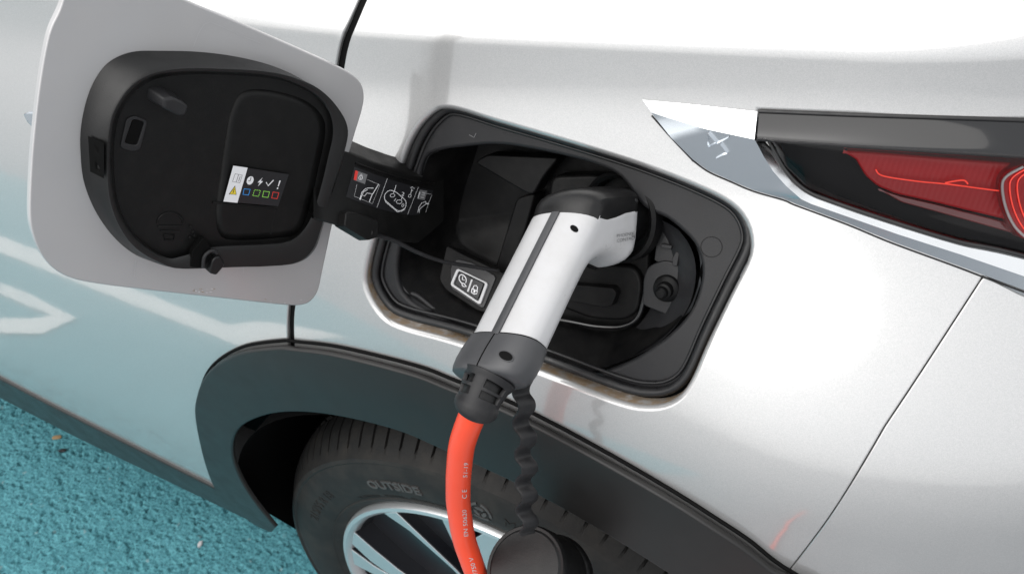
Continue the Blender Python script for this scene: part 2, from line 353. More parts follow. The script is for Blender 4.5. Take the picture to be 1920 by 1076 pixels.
class PxSurf:
    """a surface given by a distance function over pixels; uv = (px, -py) / 1000"""
    def __init__(s, tf): s.tf = tf
    def pt(s, px, lift=0.0):
        px = np.atleast_2d(np.asarray(px, float)); P = CAM+rays(px)*s.tf(px)[:, None]
        return P if not lift else P+s.nrm(px)*lift
    def nrm(s, px):
        px = np.atleast_2d(np.asarray(px, float)); h = 1.0
        a = s.pt(px+[h, 0])-s.pt(px-[h, 0]); b = s.pt(px-[0, h])-s.pt(px+[0, h]); n = np.cross(a, b); return n/np.linalg.norm(n, axis=1, keepdims=True)
    def F(s, lift=0.0): return lambda q: s.pt(np.stack([q[:, 0]*1000, -q[:, 1]*1000], -1), lift)
    def N(s): return lambda q: s.nrm(np.stack([q[:, 0]*1000, -q[:, 1]*1000], -1))
def UVp(px): p = np.asarray(px, float); return np.stack([p[:, 0]/1000, -p[:, 1]/1000], -1)
def pxsheet(name, px, surf, mat, parent, lift=0.0, roll=3, rollz=.0015, depth=.004, grid=18, step=6, holes=(), **kw):
    return sheet(name, UVp(px), surf.F(lift), surf.N(), mat, parent, holes=[UVp(h) for h in holes], grid=grid/1000, step=step/1000, roll=roll/1000, rollz=rollz, depth=depth, **kw)
def planesurf(p0, n):
    p0 = np.asarray(p0, float); n = np.asarray(n, float); return PxSurf(lambda px: np.dot(p0-CAM, n)/(rays(px)@n))
def offsurf(off): return PxSurf(lambda px: hit_t(px, off))
def plane3(pxd):
    """plane through three pixels with given depth below the body surface"""
    P = np.vstack([hit([p], o) for p, o in pxd]); n = np.cross(P[1]-P[0], P[2]-P[0]); n /= np.linalg.norm(n)
    if n@(CAM-P[0]) < 0: n = -n
    return planesurf(P[0], n), P[0], n
class Print:
    """flat print: strokes, fills and lettering gathered in one mesh on a surface"""
    def __init__(s, surf, lift): s.surf, s.lift, s.v, s.f, s.m, s.k, s.mats = surf, lift, [], [], [], 0, []
    def mi(s, m):
        if m not in s.mats: s.mats.append(m)
        return s.mats.index(m)
    def add(s, px, faces, m, up=0.0):
        b = len(s.v); s.v += list(s.surf.pt(px, s.lift+up)); s.f += [tuple(b+i for i in f_) for f_ in faces]; s.m += [s.mi(m)]*len(faces)
    def fill(s, px, m, up=0.0):
        px = np.asarray(px, float); px = px if area2(px) < 0 else px[::-1]; s.add(px, [tuple(range(len(px)))], m, up)
    def stroke(s, px, w, m, closed=False, up=.00012):
        P = np.asarray(px, float)
        if closed: P = np.vstack([P, P[:1]])
        t = np.gradient(P, axis=0); 
        if closed: t[0] = t[-1] = (P[1]-P[-2])
        t /= np.linalg.norm(t, axis=1, keepdims=True)+1e-9; nn = np.stack([-t[:, 1], t[:, 0]], -1)
        a, b = P+nn*w/2, P-nn*w/2; q = np.vstack([a, b]); n = len(P)
        s.add(q, [(i, i+1, n+i+1, n+i) for i in range(n-1)], m, up)
    def text(s, txt, org, ex, ey, m, up=.00012):
        """org: pixel of the left end of the base line, ex / ey: pixel vectors of one em along and up"""
        v, f_ = glyphs(txt)
        if len(v): s.add(np.asarray(org)+v[:, :1]*np.asarray(ex)+v[:, 1:2]*np.asarray(ey), f_, m, up)
    def build(s, name, parent): return mk(name, s.v, s.f, s.mats, parent, midx=s.m)
_gl = {}
def glyphs(txt, bold=0.0):
    if txt in _gl: return _gl[txt]
    cu = bpy.data.curves.new('g', 'FONT'); cu.body = txt; cu.size = 1.0; cu.resolution_u = 3; cu.offset = bold
    ob = bpy.data.objects.new('g', cu); COL.objects.link(ob); bpy.context.view_layer.update()
    me = bpy.data.meshes.new_from_object(ob.evaluated_get(bpy.context.evaluated_depsgraph_get()))
    v = np.array([(p.co.x, p.co.y) for p in me.vertices]).reshape(-1, 2); f_ = [tuple(p.vertices) for p in me.polygons]
    bpy.data.objects.remove(ob); bpy.data.curves.remove(cu); bpy.data.meshes.remove(me)
    _gl[txt] = (v, f_); return v, f_
def loft(name, rings, mat, parent, closed=True, cap0=True, cap1=True, sharp=40, midx=None):
    R = [np.asarray(r) for r in rings]; n = len(R[0]); V = np.vstack(R); f_ = []
    for j in range(len(R)-1):
        for i in range(n if closed else n-1):
            a, b = j*n+i, j*n+(i+1) % n; f_.append((a, b, b+n, a+n))
    if closed and cap0: f_.append(tuple(range(n))[::-1])
    if closed and cap1: f_.append(tuple((len(R)-1)*n+i for i in range(n)))
    return mk(name, V, f_, mat, parent, sharp=sharp)
def frames(P, ref=(1, 0, 0)):
    P = np.asarray(P, float); t = np.gradient(P, axis=0); t /= np.linalg.norm(t, axis=1, keepdims=True); a = np.asarray(ref, float); out = []
    for k in range(len(P)):
        a = a-t[k]*(a@t[k]); a /= np.linalg.norm(a); out.append((t[k], a.copy(), np.cross(t[k], a)))
    return out
def tube(name, P, r, mat, parent, n=20, ref=(1, 0, 0)):
    r = np.broadcast_to(np.asarray(r, float), (len(P),)); th = np.linspace(0, 2*math.pi, n, endpoint=False)
    return loft(name, [P[k]+r[k]*(np.cos(th)[:, None]*a+np.sin(th)[:, None]*b) for k, (t, a, b) in enumerate(frames(P, ref))], mat, parent, sharp=60)
def lathe(name, prof, origin, axis, mat, parent, n=40, sharp=35):
    """prof: (radius, height along axis)"""
    axis = np.asarray(axis, float); axis /= np.linalg.norm(axis); a = np.cross(axis, [0.3, 0.2, 1]); a /= np.linalg.norm(a); b = np.cross(axis, a); th = np.linspace(0, 2*math.pi, n, endpoint=False)
    ring = np.cos(th)[:, None]*a+np.sin(th)[:, None]*b
    return loft(name, [np.asarray(origin)+ring*max(r, 1e-5)+axis*h for r, h in prof], mat, parent, sharp=sharp)
def bevel(o, w, seg=2):
    m = o.modifiers.new('bevel', 'BEVEL'); m.width = w; m.segments = seg; m.limit_method = 'ANGLE'; m.angle_limit = rad(30); return o
def block(name, px, surf, mat, parent, lift0=0.0, lift1=.01, taper=0.0, bw=.0012, toward=None):
    """a solid standing on a surface: base outline in pixels, raised along the normal"""
    b = surf.pt(px, lift0); n = surf.nrm(px).mean(0) if toward is None else np.asarray(toward); n = n/np.linalg.norm(n); c = b.mean(0)
    t = c+(b-c)*(1-taper)+n*(lift1-lift0); k = len(b)
    o = mk(name, np.vstack([b, t]), [tuple(range(k))]+[tuple(range(k, 2*k))[::-1]]+[(i, i+k, (i+1) % k+k, (i+1) % k) for i in range(k)], mat, parent)
    import bmesh
    bm = bmesh.new(); bm.from_mesh(o.data); bmesh.ops.recalc_face_normals(bm, faces=bm.faces[:]); bm.to_mesh(o.data); bm.free()
    o.data.set_sharp_from_angle(angle=rad(40)); return bevel(o, bw)

from mathutils.bvhtree import BVHTree
def bvh_surf(*objs):
    V, Fa = [], []
    for o in objs:
        b = len(V); V += [v.co.copy() for v in o.data.vertices]; Fa += [tuple(b+i for i in p.vertices) for p in o.data.polygons]
    tree = BVHTree.FromPolygons(V, Fa)
    def tf(px):
        out = []
        for d in rays(px):
            loc, nn, ix, dist = tree.ray_cast(Vector(CAM), Vector(d)); out.append(dist if dist else np.nan)
        out = np.array(out); 
        if np.isnan(out).any(): out = np.where(np.isnan(out), np.nanmean(out) if not np.isnan(out).all() else .6, out)
        return out
    return PxSurf(tf)

# ================================================================ the setting
def struct(o): o['kind'] = 'structure'; return o
def worley(x, y, cell, seed):
    r = np.random.default_rng(seed); M = 256; jx, jy, jh = r.random((M, M)), r.random((M, M)), r.random((M, M))
    gx, gy = np.floor(x/cell).astype(int), np.floor(y/cell).astype(int); d1 = np.full(x.shape, 9.); d2 = d1.copy(); h = np.zeros(x.shape)
    for i in (-1, 0, 1):
        for j in (-1, 0, 1):
            a, b = (gx+i) % M, (gy+j) % M; dd = np.hypot(x/cell-(gx+i+jx[a, b]), y/cell-(gy+j+jy[a, b]))
            k = dd < d1; d2 = np.where(k, d1, np.minimum(d2, dd)); h = np.where(k, jh[a, b], h); d1 = np.where(k, dd, d1)
    return d1, d2, h
def make_ground():
    xs = np.concatenate([[-60, -25, -12, -6, -4, -3, -2.2, -1.7], np.arange(-1.42, -.28, .0021), [-.15, .2, .6, 1.2, 2.5, 5, 12, 25, 60]])
    ys = np.concatenate([[-60, -25, -12, -6, -4, -3, -2, -1.4, -1.0, -.7, -.45], np.arange(-.26, .26, .0021), [.4, .7, 1.2, 2.5, 5, 12, 25, 60]])
    X, Y = np.meshgrid(xs, ys); d1, d2, h = worley(X, Y, .0062, 3); e1, e2, g = worley(X, Y, .017, 5)
    fine = (X > -1.42) & (X < -.28) & (Y > -.26) & (Y < .26)
    fade = np.clip(np.minimum.reduce([X+1.42, -.28-X, Y+.26, .26-Y])/.05, 0, 1)
    Z = (.0030*np.clip((d2-d1)*2.2, 0, 1)*(.35+.65*h)+.0016*np.clip(e2-e1, 0, .6)*(g > .4)-.0042*(h > .90)-.003)*np.where(fine, fade, 0)
    n, m = X.shape; idx = np.arange(n*m).reshape(n, m)
    q = np.stack([idx[:-1, :-1], idx[:-1, 1:], idx[1:, 1:], idx[1:, :-1]], -1).reshape(-1, 4)
    me = bpy.data.meshes.new('ground'); V = np.stack([X, Y, Z], -1).reshape(-1, 3)
    me.vertices.add(len(V)); me.vertices.foreach_set('co', V.ravel()); me.loops.add(q.size); me.loops.foreach_set('vertex_index', q.ravel().astype(np.int32))
    me.polygons.add(len(q)); me.polygons.foreach_set('loop_start', np.arange(0, q.size, 4, dtype=np.int32)); me.polygons.foreach_set('loop_total', np.full(len(q), 4, np.int32))
    me.update(calc_edges=True); me.validate(); me.polygons.foreach_set('use_smooth', np.ones(len(q), bool)); me.materials.append(MATS['blue_ground'])
    return struct(link(bpy.data.objects.new('ground', me), None))
ground = make_ground()
def marking(name, poly):
    P = np.asarray(poly, float); n = len(P)
    V = np.vstack([np.c_[P, np.full(n, .006)], np.c_[P, np.full(n, .001)]])
    P = P if area2(P) > 0 else P[::-1]; V = np.vstack([np.c_[P, np.full(n, .006)], np.c_[P, np.full(n, .001)]])
    return struct(mk(name, V, [tuple(range(n))]+[(i, i+n, (i+1) % n+n, (i+1) % n) for i in range(n)], 'line_paint', None, sharp=30))
def refl_ground(px):
    h = hit(px); n = NS(h[:, 0], h[:, 2]); d = rays(px); r = d-2*np.sum(d*n, 1, keepdims=True)*n; t = -h[:, 2]/np.minimum(r[:, 2], -1e-3); return (h+r*t[:, None])[:, :2]
# white bay markings beside the car: they show in the door as reflections
_u = refl_ground([(5, 450), (150, 512), (300, 572), (430, 606)]); _l = refl_ground([(5, 507), (150, 552), (250, 592), (400, 640)])
yl0, yl1 = float(_u[:, 1].mean()), float(_l[:, 1].mean())
_t = refl_ground([(430, 612), (480, 604), (545, 611), (600, 621), (655, 636)]); _b = refl_ground([(600, 636), (545, 645), (500, 660), (455, 652)])
marking('bay_line', np.vstack([[(-5.0, yl0)], _t, _b, [(-5.0, yl1)]]))
_c = refl_ground([(0, 530), (60, 553), (145, 598), (80, 628), (0, 626), (0, 600), (60, 600), (100, 594), (40, 570), (0, 552)])
marking('painted_symbol', np.vstack([_c[:5], _c[4]+[-.25, .02], _c[5]+[-.25, .0], _c[5:]]))

# ================================================================ the car
car = thing('car', 'silver car with dark wheel arch cladding, open charging flap and chrome tail light trim', 'car')
AC = np.array([.005, .413]); AR = .362
def arc(R, a0, a1, n=40): a = np.radians(np.linspace(a0, a1, n)); return AC+R*np.stack([np.cos(a), np.sin(a)], -1)
gap = cr(hxz([(680, 0), (662, 42), (648, 78), (641, 108), (632, 165), (600, 330), (565, 480), (546, 585), (547, 652)]), closed=False)
d0 = gap[0]-gap[3]; d0 /= np.linalg.norm(d0); gap = np.vstack([[gap[0]+np.array([.03, .18]), gap[0]+d0*.03], gap, [[gap[-1][0]+.004, .75]]])
seam = hxz([(1845, 517), (1660, 798), (1475, 1076)]); d1_ = seam[-1]-seam[0]; d1_ /= np.linalg.norm(d1_); seam = np.vstack([seam, [seam[-1]+d1_*.05]])
edge = hxz([(1845, 517), (1920, 547)]); d2_ = edge[1]-edge[0]; d2_ /= np.linalg.norm(d2_); edge = np.vstack([edge, [edge[1]+d2_*.12, edge[1]+d2_*.30]])
opening_px = [(838, 206), (930, 232), (1061, 270), (1192, 311), (1302, 353), (1367, 386), (1394, 416), (1406, 451), (1402, 486), (1367, 556), (1326, 640), (1289, 722), (1256, 753), (1214, 761), (1155, 750), (1016, 697), (858, 641), (759, 614), (719, 594), (692, 554), (685, 520), (698, 460), (722, 392), (746, 324), (768, 267), (799, 224)]
opening = ccw(resample(cr(hxz(opening_px)), .006))
lens_top = [(1424, 209), (1600, 216), (1920, 226), (2300, 240)]
lens_bot = [(1424, 254), (1442, 262), (1473, 318), (1511, 356), (1565, 379), (1681, 418), (1797, 453), (1920, 480), (2300, 590)]
F0, N0 = Fs(0.0)
_cx, _cd = np.meshgrid(np.arange(-1.66, .62, .011), np.concatenate([np.arange(-.052, -.012, .005), np.arange(-.012, .0122, .002), np.arange(.0145, .05, .006)]))
crease_pts = np.stack([_cx.ravel(), zcr(_cx.ravel())+_cd.ravel()], -1)
TOPX = lambda x: zcr(x)+.30
sill_hi = hxz([(0, 705), (200, 806), (400, 908)]); sill_lo = hxz([(0, 742), (220, 852), (440, 958)])
k = np.polyfit(sill_hi[:, 0], sill_hi[:, 1], 1); zhi = lambda x: np.polyval(k, x)
# rear door
tl = [(-1.7, TOPX(-1.7)), (-1.7, zhi(-1.7)-.02)]
door = np.vstack([tl, [(-.401, zhi(-.4)-.02)], arc(.403, 178, 122.5), gap[::-1]-[.0038, 0]])
sheet('rear_door', door, F0, N0, 'silver_paint', car, grid=.02, step=.008, roll=.0016, depth=.012, extra_pts=crease_pts)
# quarter panel with the charge port opening and the lamp aperture
lamp_hole = hxz(np.vstack([np.array(lens_top)+[4, 4], (np.array(lens_bot)+[2, -5])[::-1]]))
xr = edge[-1][0]
qp = np.vstack([gap[::1]+[.0030, 0], arc(.40, 121.3, math.degrees(math.acos((seam[-1][0]-AC[0])/.40))+.3), seam[::-1]-[.0003, 0], edge[1:], [(xr, TOPX(xr))]])
def dirtf(uv, V):
    d = S(V[:, 0], V[:, 2]); d = np.clip((V[:, 1]-d-.0022)/.003, 0, 1)      # only on the rolled-in edge
    low = np.clip((.955+.12*V[:, 0]-V[:, 2])/.03, 0, 1)
    return np.clip(d*1.2, 0, 1)*low
quarter = sheet('rear_quarter_panel', qp, F0, N0, 'silver_paint', car, holes=[opening, lamp_hole], grid=.016, step=.005, roll=.0014, depth=.012, hole_roll=.0042, hole_depth=.016, hole_segs=6, dirtf=dirtf, extra_pts=crease_pts)
# bumper corner
seam2 = seam+[.0003, 0]
bp = np.vstack([seam2, arc(.40, math.degrees(math.acos((seam2[-1][0]-AC[0])/.40))-.3, 10), [(.52, .47), (.62, .6)], edge[:0:-1]-[0, .002]])
sheet('rear_bumper', bp, F0, N0, 'silver_paint', car, grid=.02, step=.006, roll=.0008, depth=.012)
# black strips just behind the panel gaps: the gaps' shade as colour
def strip(name, xz, w, off, mat):
    P = resample(xz, .02, closed=False); t = np.gradient(P, axis=0); t /= np.linalg.norm(t, axis=1, keepdims=True); n = np.stack([-t[:, 1], t[:, 0]], -1)
    a, b = P+n*w, P-n*w; q = np.vstack([a, b]); V = np.stack([q[:, 0], S(q[:, 0], q[:, 1])+off, q[:, 1]], -1); m = len(P)
    return mk(name, V, [(i, i+1, m+i+1, m+i) for i in range(m-1)], mat, car)
strip('door_gap_shade', gap, .012, .0035, 'cavity_black'); strip('bumper_seam_backing', seam, .01, .006, 'cavity_black')
# wheel arch cladding
outer_px = [(420, 945), (396, 905), (373, 830), (364, 777), (367, 746), (380, 711), (406, 684), (451, 662), (517, 653), (548, 655), (614, 663), (694, 681), (782, 705), (840, 728), (930, 763), (999, 797), (1064, 831), (1145, 876), (1226, 923), (1307, 973), (1388, 1026), (1449, 1074)]
inner_px = [(517, 989), (470, 930), (443, 880), (435, 840), (446, 806), (482, 784), (539, 773), (623, 779), (738, 806), (827, 843), (980, 914), (1128, 997), (1254, 1076)]
co = hxz(outer_px, -.010); ci = hxz(inner_px, -.010)
print('arch radii', np.hypot(*(ci-AC).T).round(3), np.hypot(*(co-AC).T).round(3))
ri = np.hypot(*(ci[-1]-AC)); ai = math.degrees(math.atan2(*(ci[-1]-AC)[::-1])); ro = np.hypot(*(co[-1]-AC)); ao = math.degrees(math.atan2(*(co[-1]-AC)[::-1]))
bot = hxz([(440, 958), (478, 985), (508, 999)], -.010)
clad = np.vstack([cr(ci, closed=False, n=5), arc(ri, ai-3, 0, 20), arc(ro+.01, 0, ao-4, 20), cr(co[::-1], closed=False, n=5), bot])
Fc, Nc = Fs(.010)
sheet('wheel_arch_cladding', clad, Fc, Nc, 'cladding_plastic', car, grid=.018, step=.006, roll=.0025, depth=.005, segs=4)
tube('cladding_gap', np.stack([co[:, 0], S(co[:, 0], co[:, 1])-.001, co[:, 1]], -1) if False else (lambda q: np.stack([q[:, 0], S(q[:, 0], q[:, 1])-.0012, q[:, 1]], -1))(cr(np.vstack([AC+(co-AC)*1.003, arc(ro*1.003+.004, ao-5, 15, 8)]), closed=False, n=6)), .0016, 'cavity_black', car, n=8)
# sill cladding
sl = np.vstack([[(-1.7, zhi(-1.7))], [(x, zhi(x)) for x in np.linspace(-1.6, -.385, 12)], [(-.36, zhi(-.36)-.04)]])
kk = np.polyfit(sill_lo[:, 0], sill_lo[:, 1], 1)
sb = np.array([(x, np.polyval(kk, x)) for x in np.linspace(-.36, -1.7, 12)])
Fl, Nl = Fs(.004)
sheet('sill_cladding', np.vstack([sl, sb]), Fl, Nl, 'cladding_plastic', car, grid=.02, step=.01, roll=.005, depth=.09, segs=4)
# underbody and wheel housing
def box(name, lo, hi, mat, parent, bw=0):
    x0, y0, z0 = lo; x1, y1, z1 = hi
    V = [(x0, y0, z0), (x1, y0, z0), (x1, y1, z0), (x0, y1, z0), (x0, y0, z1), (x1, y0, z1), (x1, y1, z1), (x0, y1, z1)]
    o = mk(name, V, [(3, 2, 1, 0), (4, 5, 6, 7), (0, 1, 5, 4), (1, 2, 6, 5), (2, 3, 7, 6), (3, 0, 4, 7)], mat, parent, sharp=30)
    return bevel(o, bw) if bw else o
box('underbody', (-1.75, .06, .27), (-.43, 1.5, .50), 'cavity_black', car)
rings = []
for y, R, aa in ((-.034, .366, 184), (-.005, .366, 187), (.03, .364, 203), (.30, .364, 205), (.31, .02, 205)):
    p = arc(R, aa, -25, 48); rings.append(np.stack([p[:, 0], np.full(48, y), p[:, 1]], -1))
loft('wheel_housing', rings, 'liner_felt', car, closed=False, sharp=50)

# ---------------------------------------------------------------- wheel
WC = np.array([0, 0, .345])
def wp(r, a, y): return np.stack([WC[0]+r*np.cos(a), np.broadcast_to(y, np.shape(a))+0*a, WC[2]+r*np.sin(a)], -1)
def ring_mesh(name, prof, n, mat, parent, sharp=40, mod=None):
    th = np.linspace(0, 2*math.pi, n, endpoint=False)
    return loft(name, [wp((r if mod is None else r+mod(r, y, th)), th, y) for r, y in prof], mat, parent, cap0=False, cap1=False, sharp=sharp)
wheel = ring_mesh('wheel', [(.2445, .014), (.2445, .004), (.2425, .0005), (.238, -.0005), (.233, .003), (.230, .010), (.224, .03), (.215, .09), (.212, .2), (.15, .205), (.01, .205)], 160, 'machined_alloy', car, sharp=35)
wheel['label'] = 'two tone alloy wheel with tyre'
ring_mesh('rim_barrel', [(.2295, .012), (.2225, .031), (.2135, .09), (.2105, .199), (.02, .199)], 120, 'dark_alloy', wheel)
# tyre: carcass with cut shoulder slots
NT = 96; seg = []
for i in range(NT):
    a = i*2*math.pi/NT; w = 2*math.pi/NT; seg += [(a, 0), (a+w*.36, 0), (a+w*.41, 0), (a+w*.43, 1), (a+w*.56, 1), (a+w*.58, 0), (a+w*.60, 0), (a+w*.8, 0)]
th = np.array([s[0] for s in seg]); sl_ = np.array([s[1] for s in seg], float)
prof = [(.2435, .022), (.2440, .010), (.250, .004), (.256, .002), (.2575, .0005), (.259, .002), (.268, -.002), (.280, -.004), (.294, -.004), (.306, -.002), (.3135, .0005), (.3165, -.0012), (.3205, .0005), (.3235, .005), (.3275, .011), (.333, .019), (.3385, .029), (.3415, .037), (.3432, .0445), (.3445, .052), (.3445, .0535), (.338, .0545), (.338, .0615), (.3452, .0625), (.3455, .075), (.346, .0875), (.338, .0885), (.338, .0955), (.346, .0965), (.3455, .118), (.338, .119), (.338, .127), (.345, .128), (.3445, .15), (.340, .175), (.330, .19), (.31, .2), (.28, .202), (.2435, .185)]
rr = []
for r, y in prof:
    cut = np.zeros(len(th))
    if .010 < y < .054: cut = sl_*.0075*np.clip((y-.010)/.012, 0, 1)
    if .06 < y < .15 and r > .342: cut = np.roll(sl_, int(y*60))*.004
    skew = .35*np.clip(y-.02, 0, .2)
    rr.append(wp(r-cut, th+skew, y))
tyre = loft('tyre', rr, 'tyre_rubber', wheel, cap0=False, cap1=False, sharp=28)
def tyre_y(r): return np.interp(r, [p[0] for p in prof[1:15]], [p[1] for p in prof[1:15]])
def tyre_text(txt, r, ang, em, sx=1.0, h=.0009, bold=0.0):
    v, f_ = glyphs(txt, bold); v = v*em; v = v-[(v[:, 0].max()+v[:, 0].min())/2, 0]
    a = math.radians(ang)-v[:, 0]*sx/(r+em*.35); R = r+v[:, 1]; y = tyre_y(R)
    top = wp(R, a, y-h); bot_ = wp(R, a, y+.0004); n = len(v)
    ed = {}
    for q in f_:
        for i in range(len(q)):
            e = (q[i], q[(i+1) % len(q)]); ed[e] = 1
    side = [(e[1], e[0], e[0]+n, e[1]+n) for e in ed if (e[1], e[0]) not in ed]
    return np.vstack([top, bot_]), [tuple(q) for q in f_]+side
def tyre_mark(name, items, mat='letter_rubber'):
    V, Fc_ = [], []
    for it in items:
        v, f_ = tyre_text(*it[0], **it[1]); b = sum(map(len, V)); V.append(v); Fc_ += [tuple(b+i for i in q) for q in f_]
    return mk(name, np.vstack(V), Fc_, mat, wheel, sharp=30)
tyre_mark('tyre_lettering', [(('OUTSIDE', .281, 119.0, .0170), dict(sx=1.16, h=.0014, bold=.03))])
tyre_mark('tyre_size_lettering', [(('215/55 R 18', .279, 155, .0180), dict(sx=1.1, h=.0008))], 'tyre_rubber')
tyre_mark('tyre_brand_lettering', [(('M+S', .281, 87.5, .019), dict(h=.0009))], 'tyre_rubber'); tyre_mark('tyre_small_lettering', [(('TUBELESS   RADIAL   STANDARD LOAD', .262, 118, .008), dict(sx=1.25, h=.0005))], 'tyre_rubber')
def annulus(name, r0, r1, h, ang, rad_, mat, gaps=()):
    """small raised ring emblem on the sidewall"""
    th_ = np.linspace(0, 2*math.pi, 49); V = []; f_ = []
    ca, sa = math.cos(math.radians(ang)), math.sin(math.radians(ang)); keep = []
    for t in th_:
        for q in (r0, r1):
            u, v = q*math.cos(t), q*math.sin(t); V.append((u, v))
    V = np.array(V); R = rad_+V[:, 1]; A = math.radians(ang)-V[:, 0]/R; y = tyre_y(R)
    P = np.vstack([wp(R, A, y-h), wp(R, A, y+.0004)]); n = len(V)
    for i in range(48):
        if any(abs((math.degrees(th_[i])-g+180) % 360-180) < 14 for g in gaps): continue
        a, b, c, d = 2*i, 2*i+1, 2*i+3, 2*i+2; f_ += [(a, b, c, d), (b, b+n, c+n, c), (a, d, d+n, a+n)]
    return P, f_
P1, f1 = annulus('', .0105, .0135, .0011, 96.2, .2865, None, gaps=(90, 210, 330)); P2, f2 = annulus('', .0035, .0075, .0011, 96.2, .2865, None, gaps=(30, 150, 270))
mk('tyre_emblem', np.vstack([P1, P2]), f1+[tuple(i+len(P1) for i in q) for q in f2], 'letter_rubber', wheel, sharp=30)
# spokes
def polar(r, a): return np.array([r*math.cos(math.radians(a)), r*math.sin(math.radians(a))])
def spoke(name, pts, y0, y1, mat, bw=.0015, sink=0.0):
    """flat bar cut from polar outline (r, deg); front at y0, back at y1"""
    P = np.array([polar(*p) for p in pts]); P = ccw(P); n = len(P); R = np.hypot(P[:, 0], P[:, 1])
    yf = y0+sink*(.235-R)/.235
    V = np.vstack([np.c_[P[:, 0]+WC[0], yf, P[:, 1]+WC[2]], np.c_[P[:, 0]+WC[0], np.full(n, y1), P[:, 1]+WC[2]]])
    return bevel(mk(name, V, [tuple(range(n))]+[tuple(range(n, 2*n))[::-1]]+[(i, i+n, (i+1) % n+n, (i+1) % n) for i in range(n)], [mat, 'dark_alloy'], wheel, sharp=30, midx=[0]+[1]*(n+1)), bw)
for k_ in range(5):
    b = 121+72*k_
    spoke('spoke', [(.2335, b+8.0), (.2335, b+14.5), (.20, b+10.8), (.13, b+7.6), (.07, b+9), (.07, b+4), (.13, b+4.4)], .003, .05, 'machined_alloy', sink=.012)
    spoke('spoke', [(.2335, b-9.5), (.2335, b-19.5), (.20, b-15.5), (.13, b-9.6), (.07, b-9), (.07, b-4), (.13, b-2.6)], .003, .05, 'machined_alloy', sink=.012)
    spoke('spoke_insert', [(.236, b+10), (.238, b), (.236, b-9), (.13, b-4), (.07, b-4), (.07, b+4), (.13, b+5)], .018, .055, 'dark_alloy', sink=.012)
    spoke('spoke_blade', [(.2335, b+40), (.2335, b+49), (.205, b+55), (.17, b+60), (.12, b+67), (.07, b+70), (.07, b+60), (.12, b+56), (.165, b+49), (.20, b+44)], .004, .05, 'machined_alloy', sink=.012)
    spoke('spoke_pocket', [(.236, b+13), (.238, b+27), (.236, b+42), (.17, b+51), (.10, b+60), (.07, b+50), (.07, b+14), (.13, b+9)], .030, .06, 'dark_alloy', sink=.0)
    spoke('spoke_slim_pocket', [(.2345, b+48), (.236, b+53), (.2345, b+58), (.15, b+66), (.08, b+68), (.12, b+64)], .026, .06, 'dark_alloy', sink=.0)  # slim pocket in the wheel's dark alloy
lathe('wheel_hub', [(.001, -.005), (.032, -.005), (.036, -.002), (.075, .0), (.080, .004), (.080, .05)], WC+[0, .012, 0], (0, 1, 0), 'dark_alloy', wheel)

# ---------------------------------------------------------------- tail light and chrome trim
body = offsurf(0.0)
def colsheet(name, xs, rows, mat, parent, sharp=50):
    """rows: list of (y(x), lift(x)); columns across pixels"""
    V = []
    for yf, lf in rows:
        px = np.stack([xs, yf(xs)], -1); P = body.pt(px); n = body.nrm(px); V.append(P+n*np.broadcast_to(lf, xs.shape)[:, None])
    m = len(xs); R = len(rows); V = np.vstack(V)
    f_ = [(r*m+i, (r+1)*m+i, (r+1)*m+i+1, r*m+i+1) for r in range(R-1) for i in range(m-1)]
    return mk(name, V, f_, mat, parent, sharp=sharp)
ip = lambda P: (lambda x: np.interp(x, [p[0] for p in P], [p[1] for p in P]))
lt, lb = ip(lens_top), ip(lens_bot); rdg = ip([(1424, 253), (1480, 258), (1600, 266), (1920, 284), (2300, 306)])
xs = np.concatenate([np.linspace(1424.5, 1520, 30), np.linspace(1530, 2300, 60)])
tail = pxsheet('tail_light', np.vstack([np.array(lens_top)+[3, 3], (np.array(lens_bot)+[1, -3])[::-1]]), offsurf(.030), 'lamp_black', car, roll=1, depth=.002, grid=30, step=14)
tail['label'] = 'red tail light with black housing'
mixf = lambda a, b, t: (lambda x: a(x)*(1-t)+b(x)*t)
colsheet('lens', xs, [(mixf(lt, rdg, .98), .0116)]
         + [(mixf(rdg, lb, t), np.clip(np.interp(t, [0, .1, .3, .6, .88, .96, 1.0], [.0120, .0118, .0098, .0058, .0030, .0020, -.002]), -.01, .02)) for t in (.08, .2, .35, .5, .65, .8, .92, .97, 1.0)], 'clear_lens', tail)
colsheet('lens_band', xs, [(lt, -.006), (lt, .0), (mixf(lt, rdg, .06), .0012), (mixf(lt, rdg, .3), .0046), (mixf(lt, rdg, .6), .0082), (mixf(lt, rdg, .85), .0106), (mixf(lt, rdg, 1.0), .0116), (mixf(lt, rdg, 1.12), .0108), (mixf(lt, rdg, 1.2), .006), (mixf(lt, rdg, 1.2), -.02)], 'gloss_black', tail)
redpx = [(1570, 281), (1640, 286), (1812, 300), (1960, 312), (1960, 425), (1885, 412), (1820, 397), (1758, 382), (1681, 365), (1646, 351), (1623, 332), (1604, 300)]
pxsheet('reflector', redpx, offsurf(.014), 'red_plastic', tail, roll=6, rollz=.004, depth=.014, grid=20, step=10)
pxsheet('reflector_lower', [(1640, 352), (1690, 368), (1760, 384), (1885, 416), (1960, 434), (1960, 455), (1800, 410), (1690, 380)], offsurf(.018), 'red_deep', tail, roll=3, rollz=.002, depth=.01, grid=20, step=10)
lg = offsurf(.008)
tube('light_guide', lg.pt(cr([(1642, 318), (1656, 330), (1719, 340), (1781, 346), (1874, 358), (1960, 366)], closed=False)), .0005, 'red_bright', tail, n=10)
tube('light_guide', lg.pt(cr([(1772, 343), (1805, 338), (1815, 345)], closed=False)), .0006, 'red_bright', tail, n=8)
ch = offsurf(.004)
